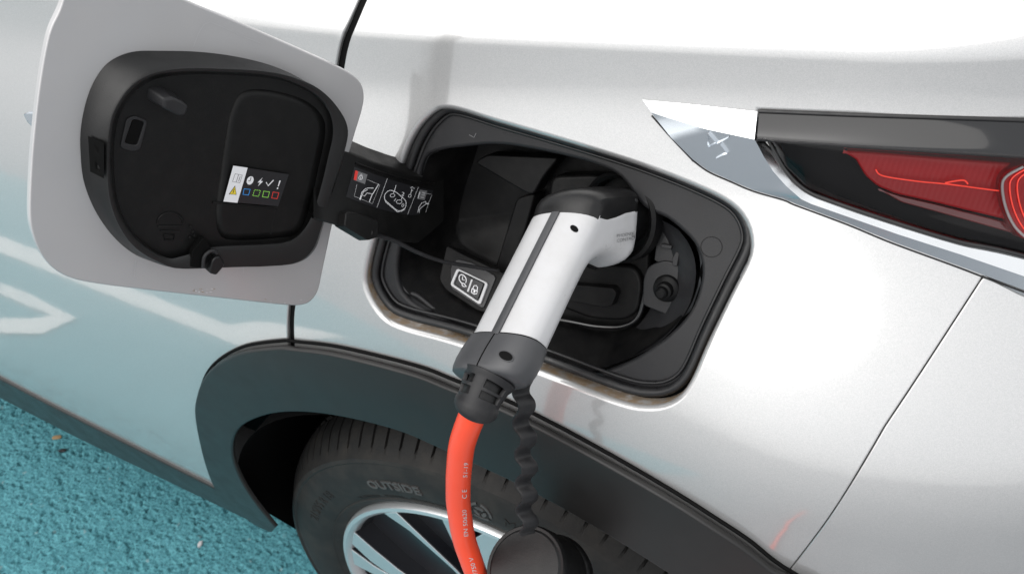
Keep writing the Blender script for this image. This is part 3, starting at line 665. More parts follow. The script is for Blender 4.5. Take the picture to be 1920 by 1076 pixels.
pxsheet('lamp_chamber', cr([(1915, 312), (1884, 328), (1875, 350), (1882, 390), (1900, 425), (1925, 450), (1980, 440), (1980, 310)]), ch, 'red_plastic', tail, roll=6, rollz=.004, depth=.016, grid=20, step=8)
for d in (0, 14, 28):
    tube('lamp_rib', ch.pt(cr([(1917+d, 312), (1886+d, 330), (1878+d, 350), (1885+d, 390), (1902+d, 425), (1926+d, 448)], closed=False), .0012), .0005 if d else .0009, 'print_pale' if d == 0 else 'red_bright', tail, n=8)
tube('lens_gasket', body.pt(cr(lens_bot, closed=False), .0015), .0016, 'seal_rubber', tail, n=8)
tube('lens_gasket', body.pt(cr(lens_top, closed=False), .0), .0016, 'seal_rubber', tail, n=8)
RIDGE = [(1222, 211), (1330, 238), (1419, 256), (1421, 259), (1436, 290), (1452, 317), (1475, 345), (1504, 371), (1522, 380), (1600, 408), (1681, 437), (1800, 476), (1920, 518), (2300, 650)]
LOWER = [(1224, 214), (1262, 257), (1300, 297), (1301, 298), (1330, 319), (1370, 337), (1415, 356), (1470, 372), (1496, 383), (1590, 418), (1675, 453), (1795, 497), (1918, 543), (2300, 678)]
OUTER = [(1205, 187), (1310, 197), (1420, 209), (1425, 254), (1455, 288), (1473, 316), (1492, 339), (1513, 355), (1535, 366), (1612, 394), (1690, 419), (1805, 454), (1925, 481), (2300, 592)]
TIPL = [.0012, .0085, .0085, .0085, .0085, .0080, .0070, .0060, .0055, .0052, .0050, .0050, .0050, .0050]
def ruled(name, A2, B2, la, lb, rows_, mat, parent, skirt=False, sharp=22):
    n = 6
    def dens(P): return cr(P, closed=False, n=n)
    A2 = np.asarray(A2, float); B2 = np.asarray(B2, float)
    # straight runs between marks keep the facets planar
    t = np.linspace(0, len(A2)-1, (len(A2)-1)*n+1); ip1 = lambda Q_: np.stack([np.interp(t, np.arange(len(Q_)), np.asarray(Q_)[:, k]) for k in (0, 1)], -1)
    a2, b2 = ip1(A2), ip1(B2); la_, lb_ = np.interp(t, np.arange(len(A2)), la), np.interp(t, np.arange(len(A2)), lb)
    Pa, Pb_ = body.pt(a2)+body.nrm(a2)*la_[:, None], body.pt(b2)+body.nrm(b2)*lb_[:, None]
    R = [Pa*(1-u)+Pb_*u for u in np.linspace(0, 1, rows_)]
    if skirt: R.append(Pb_-body.nrm(b2)*(lb_[:, None]+.002))
    return loft(name, R[::-1] if not skirt else R[::-1], mat, parent, closed=False, sharp=sharp)
# keep the broad face of the spear flat: its lifts come from one plane
_q = np.array([(1330, 238), (1440, 300), (1385, 344)], float); _P = body.pt(_q)+body.nrm(_q)*np.array([.0085, .0080, .0024])[:, None]; _pn = np.cross(_P[1]-_P[0], _P[2]-_P[0])
def plane_lift(p): b = body.pt([p])[0]; n = body.nrm([p])[0]; return float(np.clip(((_P[0]-b)@_pn)/(n@_pn), .0006, .013))
LOWL = [.0010]+[.0020]*13
for _i in range(1, 7): TIPL[_i] = plane_lift(RIDGE[_i]); LOWL[_i] = plane_lift(LOWER[_i])
print('trim lifts', np.round(TIPL, 4), np.round(LOWL, 4))
trim = ruled('chrome_trim', RIDGE, LOWER, TIPL, LOWL, 5, 'chrome', car, skirt=True)
ruled('trim_bevel', RIDGE, OUTER, TIPL, [.0006]*14, 4, 'chrome_skylit', trim)
tube('trim_gasket', body.pt(cr([(x-2, y+3) for x, y in LOWER], closed=False), .0002), .0006, 'seal_rubber', trim, n=8)
trim['label'] = 'faceted chrome trim spear with raised emblem'
# raised emblem on the spear: thin ridges
facesurf = bvh_surf(trim)
def ridge(pts, w, h):
    P = np.asarray(pts, float); n = np.repeat(facesurf.nrm([(1345, 272)]), len(P), 0); A = facesurf.pt(P)-n*.0003
    t = np.gradient(A, axis=0); t /= np.linalg.norm(t, axis=1, keepdims=True); s_ = np.cross(n, t); w = .62*np.broadcast_to(w, (len(P),))[:, None]
    V = np.vstack([A-s_*w, A+n*h, A+s_*w]); m = len(P); f_ = [(i, i+1, m+i+1, m+i) for i in range(m-1)]+[(m+i, m+i+1, 2*m+i+1, 2*m+i) for i in range(m-1)]
    return V, f_
EV, EF = [], []
for pts, w in (([(1329, 248), (1337, 257), (1346.5, 268)], [.0006, .0015, .0012]), ([(1329, 249), (1328.6, 262), (1329, 275)], [.0004, .0005, .0006]), ([(1329, 275), (1334, 272), (1341, 268)], [.0006, .0009, .0012]),
               ([(1346, 267.5), (1356, 263), (1367.5, 256)], [.0015, .0013, .0005]), ([(1352, 268), (1359, 277), (1365.5, 286)], [.0011, .0016, .0008]), ([(1365.5, 286), (1357, 289), (1344, 295)], [.0008, .0015, .0006]), ([(1341, 268), (1346, 268)], [.001, .001])):
    v, f_ = ridge(pts, np.array(w), .0030); b = sum(map(len, EV)); EV.append(v); EF += [tuple(b+i for i in q) for q in f_]
mk('emblem', np.vstack(EV), EF, 'chrome_polished', trim, sharp=10)

# door handle, mostly hidden behind the open flap
hs = PxSurf(lambda px: hit_t(px, -.004))
dh = block('door_handle', [(52, 212), (64, 208), (120, 208), (190, 214), (186, 246), (120, 244), (70, 238), (60, 228)], hs, 'chrome', car, lift0=-.006, lift1=.006, bw=.002)

# ---------------------------------------------------------------- charge port
opx = proj(np.stack([opening[:, 0], S(opening[:, 0], opening[:, 1]), opening[:, 1]], -1))
Fd, Nd = Fs(-.013)
Qpx = [(796, 297), (826, 283), (873, 276), (930, 272), (988, 279), (1065, 295), (1123, 312), (1160, 330), (1183, 358), (1200, 382), (1220, 397), (1250, 410), (1280, 434), (1302, 458), (1314, 488), (1315, 520), (1306, 558), (1290, 590), (1254, 628), (1210, 660), (1175, 680), (1130, 698), (1100, 702), (1012, 669), (940, 645), (866, 617), (800, 584), (766, 562), (749, 538), (744, 500), (752, 450), (768, 395), (782, 345)]
Q = ccw(resample(cr(hxz(Qpx, .013)), .005))
port = sheet('charge_port_housing', offs(opening, -.0015), Fd, Nd, 'flange_plastic', car, holes=[Q], grid=.015, step=.005, roll=.001, depth=.003, hole_roll=.003, hole_depth=.006, hole_segs=4)
port['label'] = 'dark plastic charge port housing'
def closed_tube(name, loop, inset, off, r, mat, parent, n=10):
    L_ = offs(loop, inset); P = np.stack([L_[:, 0], S(L_[:, 0], L_[:, 1])+off, L_[:, 1]], -1); N_ = NS(L_[:, 0], L_[:, 1])
    t = np.roll(P, -1, 0)-np.roll(P, 1, 0); t /= np.linalg.norm(t, axis=1, keepdims=True); s_ = np.cross(t, N_); m = len(P); V = []; f_ = []
    for j in range(n):
        a = 2*math.pi*j/n; V.append(P+r*(math.cos(a)*N_+math.sin(a)*s_))
    for j in range(n):
        k2 = (j+1) % n
        for i in range(m): i2 = (i+1) % m; f_.append((j*m+i, j*m+i2, k2*m+i2, k2*m+i))
    return mk(name, np.vstack(V), f_, mat, parent)
closed_tube('port_seal', opening, -.0035, .0095, .0036, 'seal_rubber', port)
closed_tube('port_seal_lip', opening, -.0085, .0118, .0014, 'seal_rubber', port)
def qring(scale, depth, shift=(0, 0)):
    c = Q.mean(0); L_ = c+(Q-c)*scale+np.asarray(shift); return np.stack([L_[:, 0], S(L_[:, 0], L_[:, 1])+depth, L_[:, 1]], -1)
loft('port_well', [qring(.985, .016), qring(.95, .030), qring(.92, .055), qring(.88, .080), qring(.86, .084), qring(.05, .086)][::-1], 'port_plastic', port, cap0=False, cap1=False, sharp=50)
# concentric dish step to the right of the socket
dish = cr([(1222, 405), (1262, 425), (1290, 460), (1301, 505), (1292, 560), (1266, 605), (1225, 645), (1170, 672), (1120, 690)], closed=False)
dish2 = cr([(1205, 410), (1228, 440), (1238, 480), (1238, 520), (1228, 560), (1205, 600), (1170, 632), (1130, 655), (1085, 675)], closed=False)
b1, b2 = offsurf(.020), offsurf(.046)
loft('port_dish', [b2.pt(dish2), offsurf(.040).pt(dish2*.8+dish*.2), offsurf(.026).pt(dish2*.3+dish*.7), b1.pt(dish), offsurf(.016).pt(dish+[4, 2])], 'flange_plastic', port, closed=False, sharp=35)
# mould mark and step on the flange
fl = offsurf(.0128)
th = np.linspace(0, 2*math.pi, 40, endpoint=False)
mk_ = Print(fl, .0002); mk_.stroke(np.stack([1334+20*np.cos(th), 463+19*np.sin(th)], -1), 1.0, 'port_plastic', closed=True); mk_.build('mould_mark', port); mk_ = Print(fl, .0002); mk_.stroke([(880, 253), (889, 258), (893, 250)], 1.2, 'print_grey'); mk_.build('scuff', port)
# upper bracket and pocket wall on the left
s45 = offsurf(.045)
pxsheet('port_bracket', rpoly([(888, 305), (912, 290), (1048, 296), (1020, 330), (1000, 366), (985, 362)], 8), s45, 'port_plastic', port, roll=4, rollz=.002, depth=.02, grid=20, step=7)
pxsheet('port_pocket_wall', rpoly([(968, 372), (1004, 362), (985, 430), (950, 520), (925, 512)], 6), offsurf(.055), 'port_plastic', port, roll=4, rollz=.002, depth=.02, grid=20, step=7)
lipP = offsurf(.019).pt(cr([(745, 505), (751, 530), (766, 548), (786, 556), (830, 592), (872, 618)], closed=False))
tube('port_lip', lipP, .0020, 'flange_plastic', port, n=10)
# socket: collar, lower cover and gloss surround
A_ = np.array([.25, .85, -.45]); A_ /= np.linalg.norm(A_)
s50 = offsurf(.050)
pxsheet('socket_surround', rpoly([(1030, 330), (1130, 326), (1200, 352), (1222, 410), (1216, 560), (1192, 622), (1120, 628), (1040, 606), (1015, 560)], [20, 30, 30, 40, 30, 40, 30, 20, 20]), s50, 'port_plastic', port, roll=8, rollz=.005, depth=.02, grid=20, step=8)
pxsheet('socket_cover', rpoly([(1060, 490), (1190, 498), (1206, 530), (1196, 585), (1170, 602), (1110, 600), (1045, 575)], 22), offsurf(.041), 'port_plastic', port, roll=7, rollz=.004, depth=.016, grid=20, step=7)
block('socket_cover_tab', rpoly([(1062, 527), (1158, 534), (1166, 545), (1156, 570), (1140, 572), (1052, 556)], 5, 3), offsurf(.041), 'port_plastic', port, lift0=-.001, lift1=.009, taper=.06, bw=.0015)
tube('socket_rim', offsurf(.043).pt(cr([(1030, 596), (1075, 604), (1120, 612), (1165, 612), (1195, 596), (1207, 560), (1212, 520)], closed=False)), .0018, 'gloss_black', port, n=10)
# plate with rubber stop, latch strip
s30 = offsurf(.031)
pxsheet('stop_plate', rpoly([(1206, 520), (1216, 497), (1246, 488), (1292, 500), (1308, 530), (1286, 590), (1272, 600), (1204, 572)], [10, 12, 6, 10, 10, 6, 6, 8]), s30, 'flange_plastic', port, roll=3, rollz=.002, depth=.014, grid=18, step=6)
AX = np.array([-.02, -.90, .43])
stop_o = s30.pt([(1250, 541)])[0]
lathe('rubber_stop', [(.0002, .0165), (.003, .0163), (.0042, .015), (.0044, .0105), (.0060, .0098), (.0064, .0085), (.0064, .004), (.0086, .0035), (.0098, .0025), (.0104, .0), (.0104, -.003)], stop_o-AX*.0005, AX, 'port_plastic', port, n=36)
pxsheet('latch_strip', rpoly([(1240, 412), (1276, 432), (1288, 458), (1278, 502), (1226, 490), (1232, 440)], 5), offsurf(.034), 'flange_plastic', port, roll=2, rollz=.001, depth=.01, grid=18, step=6)
block('latch_slot', [(1268, 432), (1286, 446), (1284, 470), (1262, 464)], offsurf(.033), 'cavity_black', port, lift0=-.002, lift1=.0006, bw=.0002)
block('latch_catch', [(1242, 456), (1262, 460), (1260, 467), (1240, 463)], offsurf(.033), 'flange_plastic', port, lift0=-.002, lift1=.003, bw=.0005)
block('latch_catch', [(1262, 484), (1270, 470), (1276, 474), (1272, 498), (1264, 497)], offsurf(.033), 'flange_plastic', port, lift0=-.002, lift1=.004, bw=.0005)
# button block
bs, bp0, bn = plane3([((833, 500), .035), ((935, 500), .040), ((890, 580), .024)])
pxsheet('button_block', rpoly([(834, 458), (862, 474), (960, 520), (930, 590), (893, 583), (832, 543), (820, 523)], [4, 10, 10, 10, 8, 8, 6]), bs, 'port_plastic', port, lift=-.0025, roll=3, rollz=.002, depth=.03, grid=20, step=6)
pxsheet('button_recess', rpoly([(843, 500), (855, 484), (884, 492), (930, 518), (905, 580), (843, 540)], 6), bs, 'print_dark', port, lift=-.0012, roll=2, rollz=.0008, depth=.004, grid=20, step=6)
fo = rpoly([(857.5, 503), (916, 531), (901, 572), (844.5, 534)], 5); fi = rpoly([(860.8, 507.6), (910.5, 531.4), (897.8, 565.5), (850, 532.8)], 3)
pxsheet('button_frame', fo, bs, 'print_pale', port, lift=.0010, roll=.8, rollz=.0004, depth=.003, grid=12, step=3, holes=[fi])
pxsheet('button', rpoly([(863, 510), (885, 521), (876, 547), (853.5, 532)], 2), bs, 'print_dark', port, lift=.0008, roll=.8, rollz=.0004, depth=.002, grid=12, step=3)
pxsheet('button', rpoly([(887, 522), (907.5, 532), (896, 561.5), (879, 549)], 2), bs, 'print_dark', port, lift=.0008, roll=.8, rollz=.0004, depth=.002, grid=12, step=3)
pr = Print(bs, .0010)
e = lambda cx, cy, rx, ry, a0=0, a1=360, n=24, sk=.25: [(cx+rx*math.cos(rad(a))+sk*ry*math.sin(rad(a))*0, cy-ry*math.sin(rad(a))+rx*math.cos(rad(a))*.35) for a in np.linspace(a0, a1, n)]
pr.stroke(e(868.5, 523.5, 6.8, 8, -40, 270), 1.5, 'print_white'); pr.stroke([(868.5, 518.5), (868, 524), (872, 525.5)], 1.3, 'print_white'); pr.stroke(e(870.5, 534.5, 3.2, 2.8), 1.4, 'print_white', closed=True); pr.stroke([(873, 536), (876, 537.5)], 1.4, 'print_white')
pr.stroke([(886, 524), (878, 547)], 3.2, 'print_pale')
pr.stroke([(886, 541), (896.5, 546.5), (894.5, 551), (890, 551.5), (885, 548), (886, 541)], 1.5, 'print_white'); pr.stroke([(887.5, 541), (890, 535.5), (894, 535.5), (896.5, 539), (895.5, 545)], 1.4, 'print_white'); pr.fill([(889.5, 544), (892.5, 545.5), (891.5, 549.5), (888.5, 548)], 'print_white', up=.00012)
pr.build('button_print', port)

# ---------------------------------------------------------------- charging flap, swung open
fn = np.array([.935, -.352, .03]); fn /= np.linalg.norm(fn); fp = np.array([-.121, .015, 1.098])
flatf = planesurf(fp, fn)
flap_px = [(92, 66), (112, 20), (128, -22), (160, -62), (205, -72), (250, -48), (345, 0), (450, 44), (560, 92), (635, 126), (660, 140), (676, 155), (683, 176), (680, 205), (663, 262), (640, 345), (622, 430), (606, 505), (597, 545), (582, 566), (560, 573), (520, 571), (420, 560), (300, 547), (200, 535), (140, 524), (103, 506), (78, 478), (62, 440), (56, 400), (58, 330), (64, 250), (76, 150)]
FP_ = cr(flap_px)
flap = pxsheet('charging_flap', FP_, flatf, 'inner_paint', car, roll=3.2, rollz=.0012, depth=.0045, grid=25, step=8)
flap['label'] = 'open charging flap, grey painted inside with black liner'
Pb = flatf.pt(resample(FP_, 8)); ctr = Pb.mean(0); k3 = len(Pb); bk = Pb-fn*.0045; dome = ctr+(bk-ctr)*.8-fn*.008
mk('flap_skin', np.vstack([bk, dome]), [(i, (i+1) % k3, (i+1) % k3+k3, i+k3) for i in range(k3)]+[tuple(range(k3, 2*k3))], 'silver_paint', flap, sharp=60)
H1 = .017
top = planesurf(fp+fn*H1, fn); bas = planesurf(fp+fn*.0003, fn); flo = planesurf(fp+fn*(H1-.006), fn)
Apx = [(152, 238), (163, 186), (181, 145), (207, 115), (248, 98), (300, 96), (375, 98), (449, 108), (516, 126), (575, 155), (622, 195), (645, 235), (640, 290), (622, 360), (603, 430), (590, 466), (560, 487), (500, 494), (420, 497), (340, 499), (300, 494), (253, 477), (212, 443), (178, 394), (157, 339), (151, 284)]
Bpx = [(207, 230), (222, 193), (248, 160), (284, 139), (330, 130), (372, 128), (412, 129), (486, 133), (542, 143), (598, 167), (635, 204), (653, 245), (642, 300), (622, 360), (605, 420), (586, 470), (553, 494), (500, 500), (453, 501), (375, 504), (339, 504), (312, 498), (260, 470), (226, 429), (205, 370), (201, 290)]
Cpx = [(218, 232), (232, 198), (256, 168), (288, 148), (332, 140), (372, 138), (412, 139), (484, 143), (536, 153), (586, 177), (616, 210), (624, 250), (614, 300), (600, 360), (583, 410), (560, 440), (535, 452), (495, 456), (453, 458), (400, 462), (345, 480), (315, 484), (272, 458), (238, 420), (217, 364), (212, 290)]
nA = 6
A3, B3, C3 = cr(Apx, n=nA), cr(Bpx, n=nA), cr(Cpx, n=nA)
Ap, Bp, Cp = bas.pt(A3), top.pt(B3), flo.pt(C3); cB = Bp.mean(0)
Bi = top.pt(B3*.82+C3*.18); Bo = Bp*.97+Ap*.03-fn*.0012; Ci = flo.pt(C3)
wall_ = [Ap, Ap*.75+Bp*.25+fn*.0005, Ap*.35+Bp*.65+fn*.001, Bo, Bp*.9+Bi*.1, Bi, top.pt(B3*.3+C3*.7)-fn*.0006, top.pt(B3*.12+C3*.88)-fn*.0018, Cp+fn*.0012, Cp]
liner = loft('flap_liner', wall_, 'liner_wall_lit', flap, cap0=False, cap1=False, sharp=50)
pxsheet('liner_floor', offs(ccw(UVp(C3)), .003)*[1000, -1000], flo, 'black_plastic', flap, lift=0, roll=0, rollz=0, depth=0, grid=22, step=9)
# raised panel on the floor (the step that runs round the right half)
pxsheet('liner_step', cr([(430, 215), (446, 180), (472, 168), (520, 172), (570, 188), (602, 215), (610, 250), (596, 320), (580, 390), (560, 436), (520, 446), (440, 450), (412, 440), (404, 400), (412, 330), (422, 260)]), flo, 'black_plastic', flap, lift=.00025, roll=14, rollz=.00025, depth=.0004, grid=22, step=9)
# knob, apertures, hook, stopper
def stepblock(name, px, lift1, taper, bw, surf=flo, mat='black_plastic', toward=None): return block(name, px, surf, mat, flap, lift0=-.001, lift1=lift1, taper=taper, bw=bw, toward=toward)
tw = CAM-flo.pt([(300, 180)])[0]; tw /= np.linalg.norm(tw)
kn = stepblock('liner_knob', rpoly([(276, 164), (296, 160), (322, 172), (334, 182), (326, 204), (308, 204), (274, 186)], 5, 3), .011, .22, .0018, mat='flange_plastic', toward=fn+np.array([0, .25, -.25]))
pxsheet('aperture_rim', rpoly([(236, 222), (252, 216), (276, 226), (262, 280), (246, 284), (224, 276)], 7), flo, 'flange_plastic', flap, lift=.0010, roll=2, rollz=.0006, depth=.001, grid=14, step=4, holes=[rpoly([(248, 222), (270, 228), (256, 272), (232, 268)], 6)])
stepblock('liner_aperture', rpoly([(249, 223), (269, 229), (255, 271), (233, 267)], 5, 3), .0003, 0, .0001, mat='cavity_black')
wq = lambda px: planesurf((bas.pt([(160, 290)])[0]+top.pt([(203, 290)])[0])/2+fn*.001, np.array([.62, -.78, .1])/np.linalg.norm([.62, -.78, .1])).pt(px)
ws = planesurf(Ap[10]*.5+Bp[10]*.5, fn)
wpts = [(165, 255), (195, 268), (195, 335), (169, 322)]
iA = np.argmin(np.abs(A3[:, 1]-292)+200*(A3[:, 0] > 250)); 
def wallpt(p):
    """point on the liner's left wall under a pixel"""
    d = rays([p])[0]; best = None
    for a, b in ((0, 1), (1, 2), (2, 3)):
        for i in range(len(Ap)):
            j = (i+1) % len(Ap); P0, P1, P2 = wall_[a][i], wall_[a][j], wall_[b][i]
            n = np.cross(P1-P0, P2-P0); den = d@n
            if abs(den) < 1e-12: continue
            t = ((P0-CAM)@n)/den; X = CAM+d*t; M = np.stack([P1-P0, P2-P0], 1); uv, *_ = np.linalg.lstsq(M, X-P0, rcond=None)
            if -.05 <= uv[0] <= 1.05 and -.05 <= uv[1] <= 1.1 and (best is None or t < best[0]): best = (t, X)
    return best[1] if best else wq([p])[0]
gu, gv = 6, 9; WG = []
for b_ in range(gv):
    for a_ in range(gu):
        u_, v_ = a_/(gu-1), b_/(gv-1); q = (np.array(wpts[0])*(1-u_)+np.array(wpts[1])*u_)*(1-v_)+(np.array(wpts[3])*(1-u_)+np.array(wpts[2])*u_)*v_; P_ = wallpt(q); WG.append(P_+(CAM-P_)/np.linalg.norm(CAM-P_)*.0020)
mk('liner_side_aperture', WG, [(r*gu+c, (r+1)*gu+c, (r+1)*gu+c+1, r*gu+c+1) for r in range(gv-1) for c in range(gu-1)], 'cavity_black', flap)
# round-head moulding, dimples, notch and rubber hook at the lower edge
pr = Print(flo, .0009)
hd = [(300+0, 420)]
arc_ = [(319+24*math.cos(rad(a)), 418-20*math.sin(rad(a))-(0 if 1 else 0)) for a in np.linspace(0, 180, 20)]
def emboss(name, px, w, lift=.0012, mat='black_plastic', closed=False):
    P = flo.pt(px, .0002)
    if closed: P = np.vstack([P, P[:1]])
    return tube(name, P, w, mat, flap, n=6)
emboss('moulded_symbol', arc_+[(295, 418)], .0007); emboss('moulded_symbol', [(296, 424), (342, 424)], .0007); emboss('moulded_symbol', [(300, 432), (336, 434)], .0006); emboss('moulded_symbol', [(307, 440), (309, 449), (325, 449), (327, 440), (307, 440)], .0005)
for x, y in ((356, 424), (361, 434), (355, 444), (364, 441)): stepblock('moulded_dot', [(x+3*math.cos(t), y+3*math.sin(t)) for t in np.linspace(0, 2*math.pi, 8, endpoint=False)], .0014, .3, .0003)
emboss('moulded_rib', [(398, 379), (440, 382), (480, 385), (519, 389)], .0009); emboss('moulded_rib', [(517, 392), (512, 415), (507, 438)], .0004)
pxsheet('liner_notch', rpoly([(382, 444), (394, 462), (398, 480), (380, 502), (356, 500), (360, 470)], 3), top, 'cavity_black', flap, lift=.0006, roll=1, rollz=.0004, depth=.004, grid=14, step=4)
stepblock('rubber_hook', rpoly([(384, 474), (392, 466), (402, 466), (410, 482), (404, 490), (392, 504), (378, 500)], 4, 3), .010, .1, .0015, mat='soft_black')
tube('rubber_hook_rim', top.pt(cr([(378, 498), (380, 480), (388, 470), (398, 467), (404, 472)], closed=False), .002), .0013, 'flange_plastic', flap, n=8)
# scratches and chips in the paint of the flap
sx = Print(flatf, .0002)
sx.stroke([(362, 88), (372, 62), (382, 46), (394, 41), (420, 52), (455, 68), (490, 82)], .7, 'print_pale'); sx.stroke([(254, 487), (252, 506), (251, 519)], .8, 'print_pale'); sx.stroke([(456, 500), (456, 512)], .6, 'print_pale')
for _ in range(34):
    x, y = random.choice([(random.uniform(360, 400), random.uniform(540, 549)), (random.uniform(490, 575), random.uniform(558, 570)), (random.uniform(360, 395), random.uniform(541, 548))]); w = random.uniform(1, 5); sx.stroke([(x, y), (x+w, y+w*.1+random.uniform(-.5, .5))], random.uniform(.5, 1.1), random.choice(['print_pale', 'leaf_brown', 'print_white']))
sx.build('paint_scratches', flap)['kind'] = 'stuff'
# printed label on the liner floor
pr = Print(flo, .0018)
pr.fill([(434.6, 308.4), (539, 325), (519, 384.5), (416.2, 375.3)], 'print_dark'); pr.fill([(434.6, 308.4), (461.7, 312.3), (442.5, 378), (416.2, 375.3)], 'print_white', up=.0001)
U2 = .0002
pr.stroke([(438, 323.5), (451.5, 326), (446.8, 340.5), (433, 338)], .9, 'print_grey', closed=True, up=U2); pr.stroke([(444.5, 325), (440, 339)], .9, 'print_grey', up=U2); pr.stroke([(447.5, 328.5), (444.5, 337.5)], 1.1, 'print_grey', up=U2)
pr.fill([(438, 345.5), (440.8, 362.8), (426, 361.8)], 'print_dark', up=U2-.00005); pr.fill([(437.7, 347.8), (439.6, 361.8), (428, 361)], 'print_yellow', up=U2); pr.stroke([(437.5, 351.5), (433.6, 356), (436, 356), (433.4, 360)], 1.1, 'print_dark', up=U2+.00008)
el = lambda cx, cy, rx, ry, n=28: [(cx+rx*math.cos(t)+(-.28)*ry*math.sin(t), cy+ry*math.sin(t)+.12*rx*math.cos(t)) for t in np.linspace(0, 2*math.pi, n, endpoint=False)]
pr.fill(el(466.2, 336, 6.2, 7.8), 'print_white', up=U2); pr.stroke([(467.8, 330), (466, 336.6), (462.6, 336.4)], 1.2, 'print_dark', up=U2+.00008)
pr.fill([(489.6, 330.4), (480, 339.8), (484.4, 340), (480.6, 347.2), (490.4, 337.4), (486, 337)], 'print_white', up=U2)
pr.stroke([(496.2, 339.4), (499.8, 346), (510, 335.4)], 2.0, 'print_white', up=U2)
pr.fill([(521, 336), (523.6, 336.4), (519.6, 347.2), (518, 347)], 'print_white', up=U2); pr.fill(el(517.5, 350.8, 1.4, 1.5, 10), 'print_white', up=U2)
pr.stroke([(455, 351.6), (466.3, 352.8), (463, 363.3), (452.7, 362)], 1.6, 'print_blue', closed=True, up=U2)
def dashed(P, w, m, n=3):
    P = [np.array(p) for p in P]
    for i in range(4):
        a, b = P[i], P[(i+1) % 4]
        for j in range(n): pr.stroke([a+(b-a)*(j/n), a+(b-a)*((j+.6)/n)], w, m, up=U2)
dashed([(474.5, 353.6), (485.5, 354.8), (482, 365.6), (471, 364.4)], 1.5, 'print_green')
pr.stroke([(491.6, 356), (502.6, 357.4), (499.6, 367.8), (489.2, 366.6)], 1.6, 'print_green', closed=True, up=U2)
pr.stroke([(509.2, 357.6), (520, 359.2), (516.6, 370.2), (506.4, 368.8)], 1.6, 'print_red', closed=True, up=U2)
pr.build('warning_label', flap)
# swan-neck hinge arm from the liner into the port
t0 = float(np.linalg.norm(planesurf(fp+fn*.010, fn).pt([(604, 345)])[0]-CAM)); t1 = float(hit_t([(825, 390)], .040)[0])
def arm_t(px):
    k = np.clip((px[:, 0]-600)/(830-600), -.1, 1.1); bow = -.010*np.sin(np.clip(k, 0, 1)*math.pi)
    return 1/((1-k)/t0+k/t1)+bow
arm = PxSurf(arm_t)
at_ = ip([(590, 268), (624, 274), (655, 286), (700, 305), (745, 320), (790, 330), (832, 334)]); ab_ = ip([(590, 410), (640, 425), (700, 440), (750, 452), (785, 456), (805, 440), (832, 415)])
ax_ = np.linspace(588, 832, 44)
def armrow(v, lift): 
    px = np.stack([ax_, at_(ax_)*(1-v)+ab_(ax_)*v], -1); return arm.pt(px)+arm.nrm(px)*lift
bdir = np.array([-.75, .62, .05]); bdir /= np.linalg.norm(bdir)
rows = [armrow(0, -.0012)+bdir*.016+np.array([0, 0, .002]), armrow(0, -.0012)+bdir*.002+np.array([0, 0, .0008]), armrow(.012, 0)]+[armrow(v, .0) for v in (.03, .1, .25, .5, .75, .92)]+[armrow(.985, 0), armrow(1, -.0015), armrow(1, -.002)+bdir*.014]
loft('hinge_arm', [r for r in np.array(rows)], 'black_plastic', flap, closed=False, sharp=45)
tube('hinge_arm_groove', arm.pt(cr([(666, 306), (700, 319), (740, 332), (783, 342), (815, 345)], closed=False), .0002), .0010, 'port_plastic', flap, n=8)
bevel(mk('hinge_bracket', *(lambda a: (np.vstack([a, a+bdir*.02]), [(0, 1, 2, 3), (0, 4, 5, 1), (1, 5, 6, 2), (2, 6, 7, 3), (3, 7, 4, 0)]))(arm.pt([(786, 322), (832, 322), (826, 338), (790, 338)], -.001)), 'port_plastic', flap, sharp=30), .001)
pr = Print(arm, .0004)
stk = cr([(664, 313), (694, 324), (725, 335), (755, 344), (783, 351), (812, 358)], closed=False, n=4); stb = cr([(806, 401), (785, 403), (762, 403), (735, 398), (705, 390), (676, 380), (648, 369)], closed=False, n=4)
gm = len(stk); q2 = [(px) for px in stk]; r2 = [px for px in stb[::-1]]
pr.add(np.vstack([stk, r2[:gm]]) if len(r2) >= gm else np.vstack([stk, stk+[0, 50]]), [(i, gm+i, gm+i+1, i+1) for i in range(gm-1)], 'print_dark')
W_, G_ = 'print_white', 'print_pale'
for px, w, m in (([(725, 335), (705.5, 389)], .8, G_), ([(783, 351), (763, 402)], .8, G_),
                 ([(668, 346), (663, 368), (697, 382), (711, 347), (688, 337)], .6, G_),
                 ([(709, 345), (700, 360), (696, 366), (691, 379)], 1.3, W_), ([(699, 353), (690, 352.5), (684, 354), (677, 361), (676, 366), (673, 374)], 1.1, W_), ([(697, 364), (687, 362), (682, 368), (678, 366), (680, 360), (688, 356)], 1.0, W_), ([(677, 367), (674, 375)], 1.2, W_),
                 ([(739.5, 355), (736.5, 362)], 1.2, W_), ([(753.5, 369), (751, 374.5)], 1.2, W_),
                 ([(771, 354), (768.5, 364)], 1.0, W_), ([(768, 352.5), (772, 350.8), (775.5, 354)], .9, W_), ([(771, 357), (773, 357.6)], 1, W_),
                 ([(797, 377.5), (789, 381), (784, 389), (782, 398.5)], 1.0, W_), ([(797, 377.5), (797, 383), (790, 388), (785, 393), (785, 399)], .9, W_), ([(808.5, 366), (802, 381), (797, 398.5)], .7, G_), ([(803, 382), (797.5, 382)], 2.0, W_), ([(791, 363), (808, 364)], .5, G_)):
    pr.stroke(px, w, m, up=.0003)
fob = rpoly([(728, 356), (740, 359), (761, 377), (759, 391), (748, 396), (742, 394), (720, 375), (719, 366)], 7, 4)
pr.stroke(fob, 1.1, W_, closed=True, up=.0003); pr.stroke([(719.5, 372), (722, 379), (744, 397.5), (752, 396), (758, 392)], 1.0, W_, up=.0003)
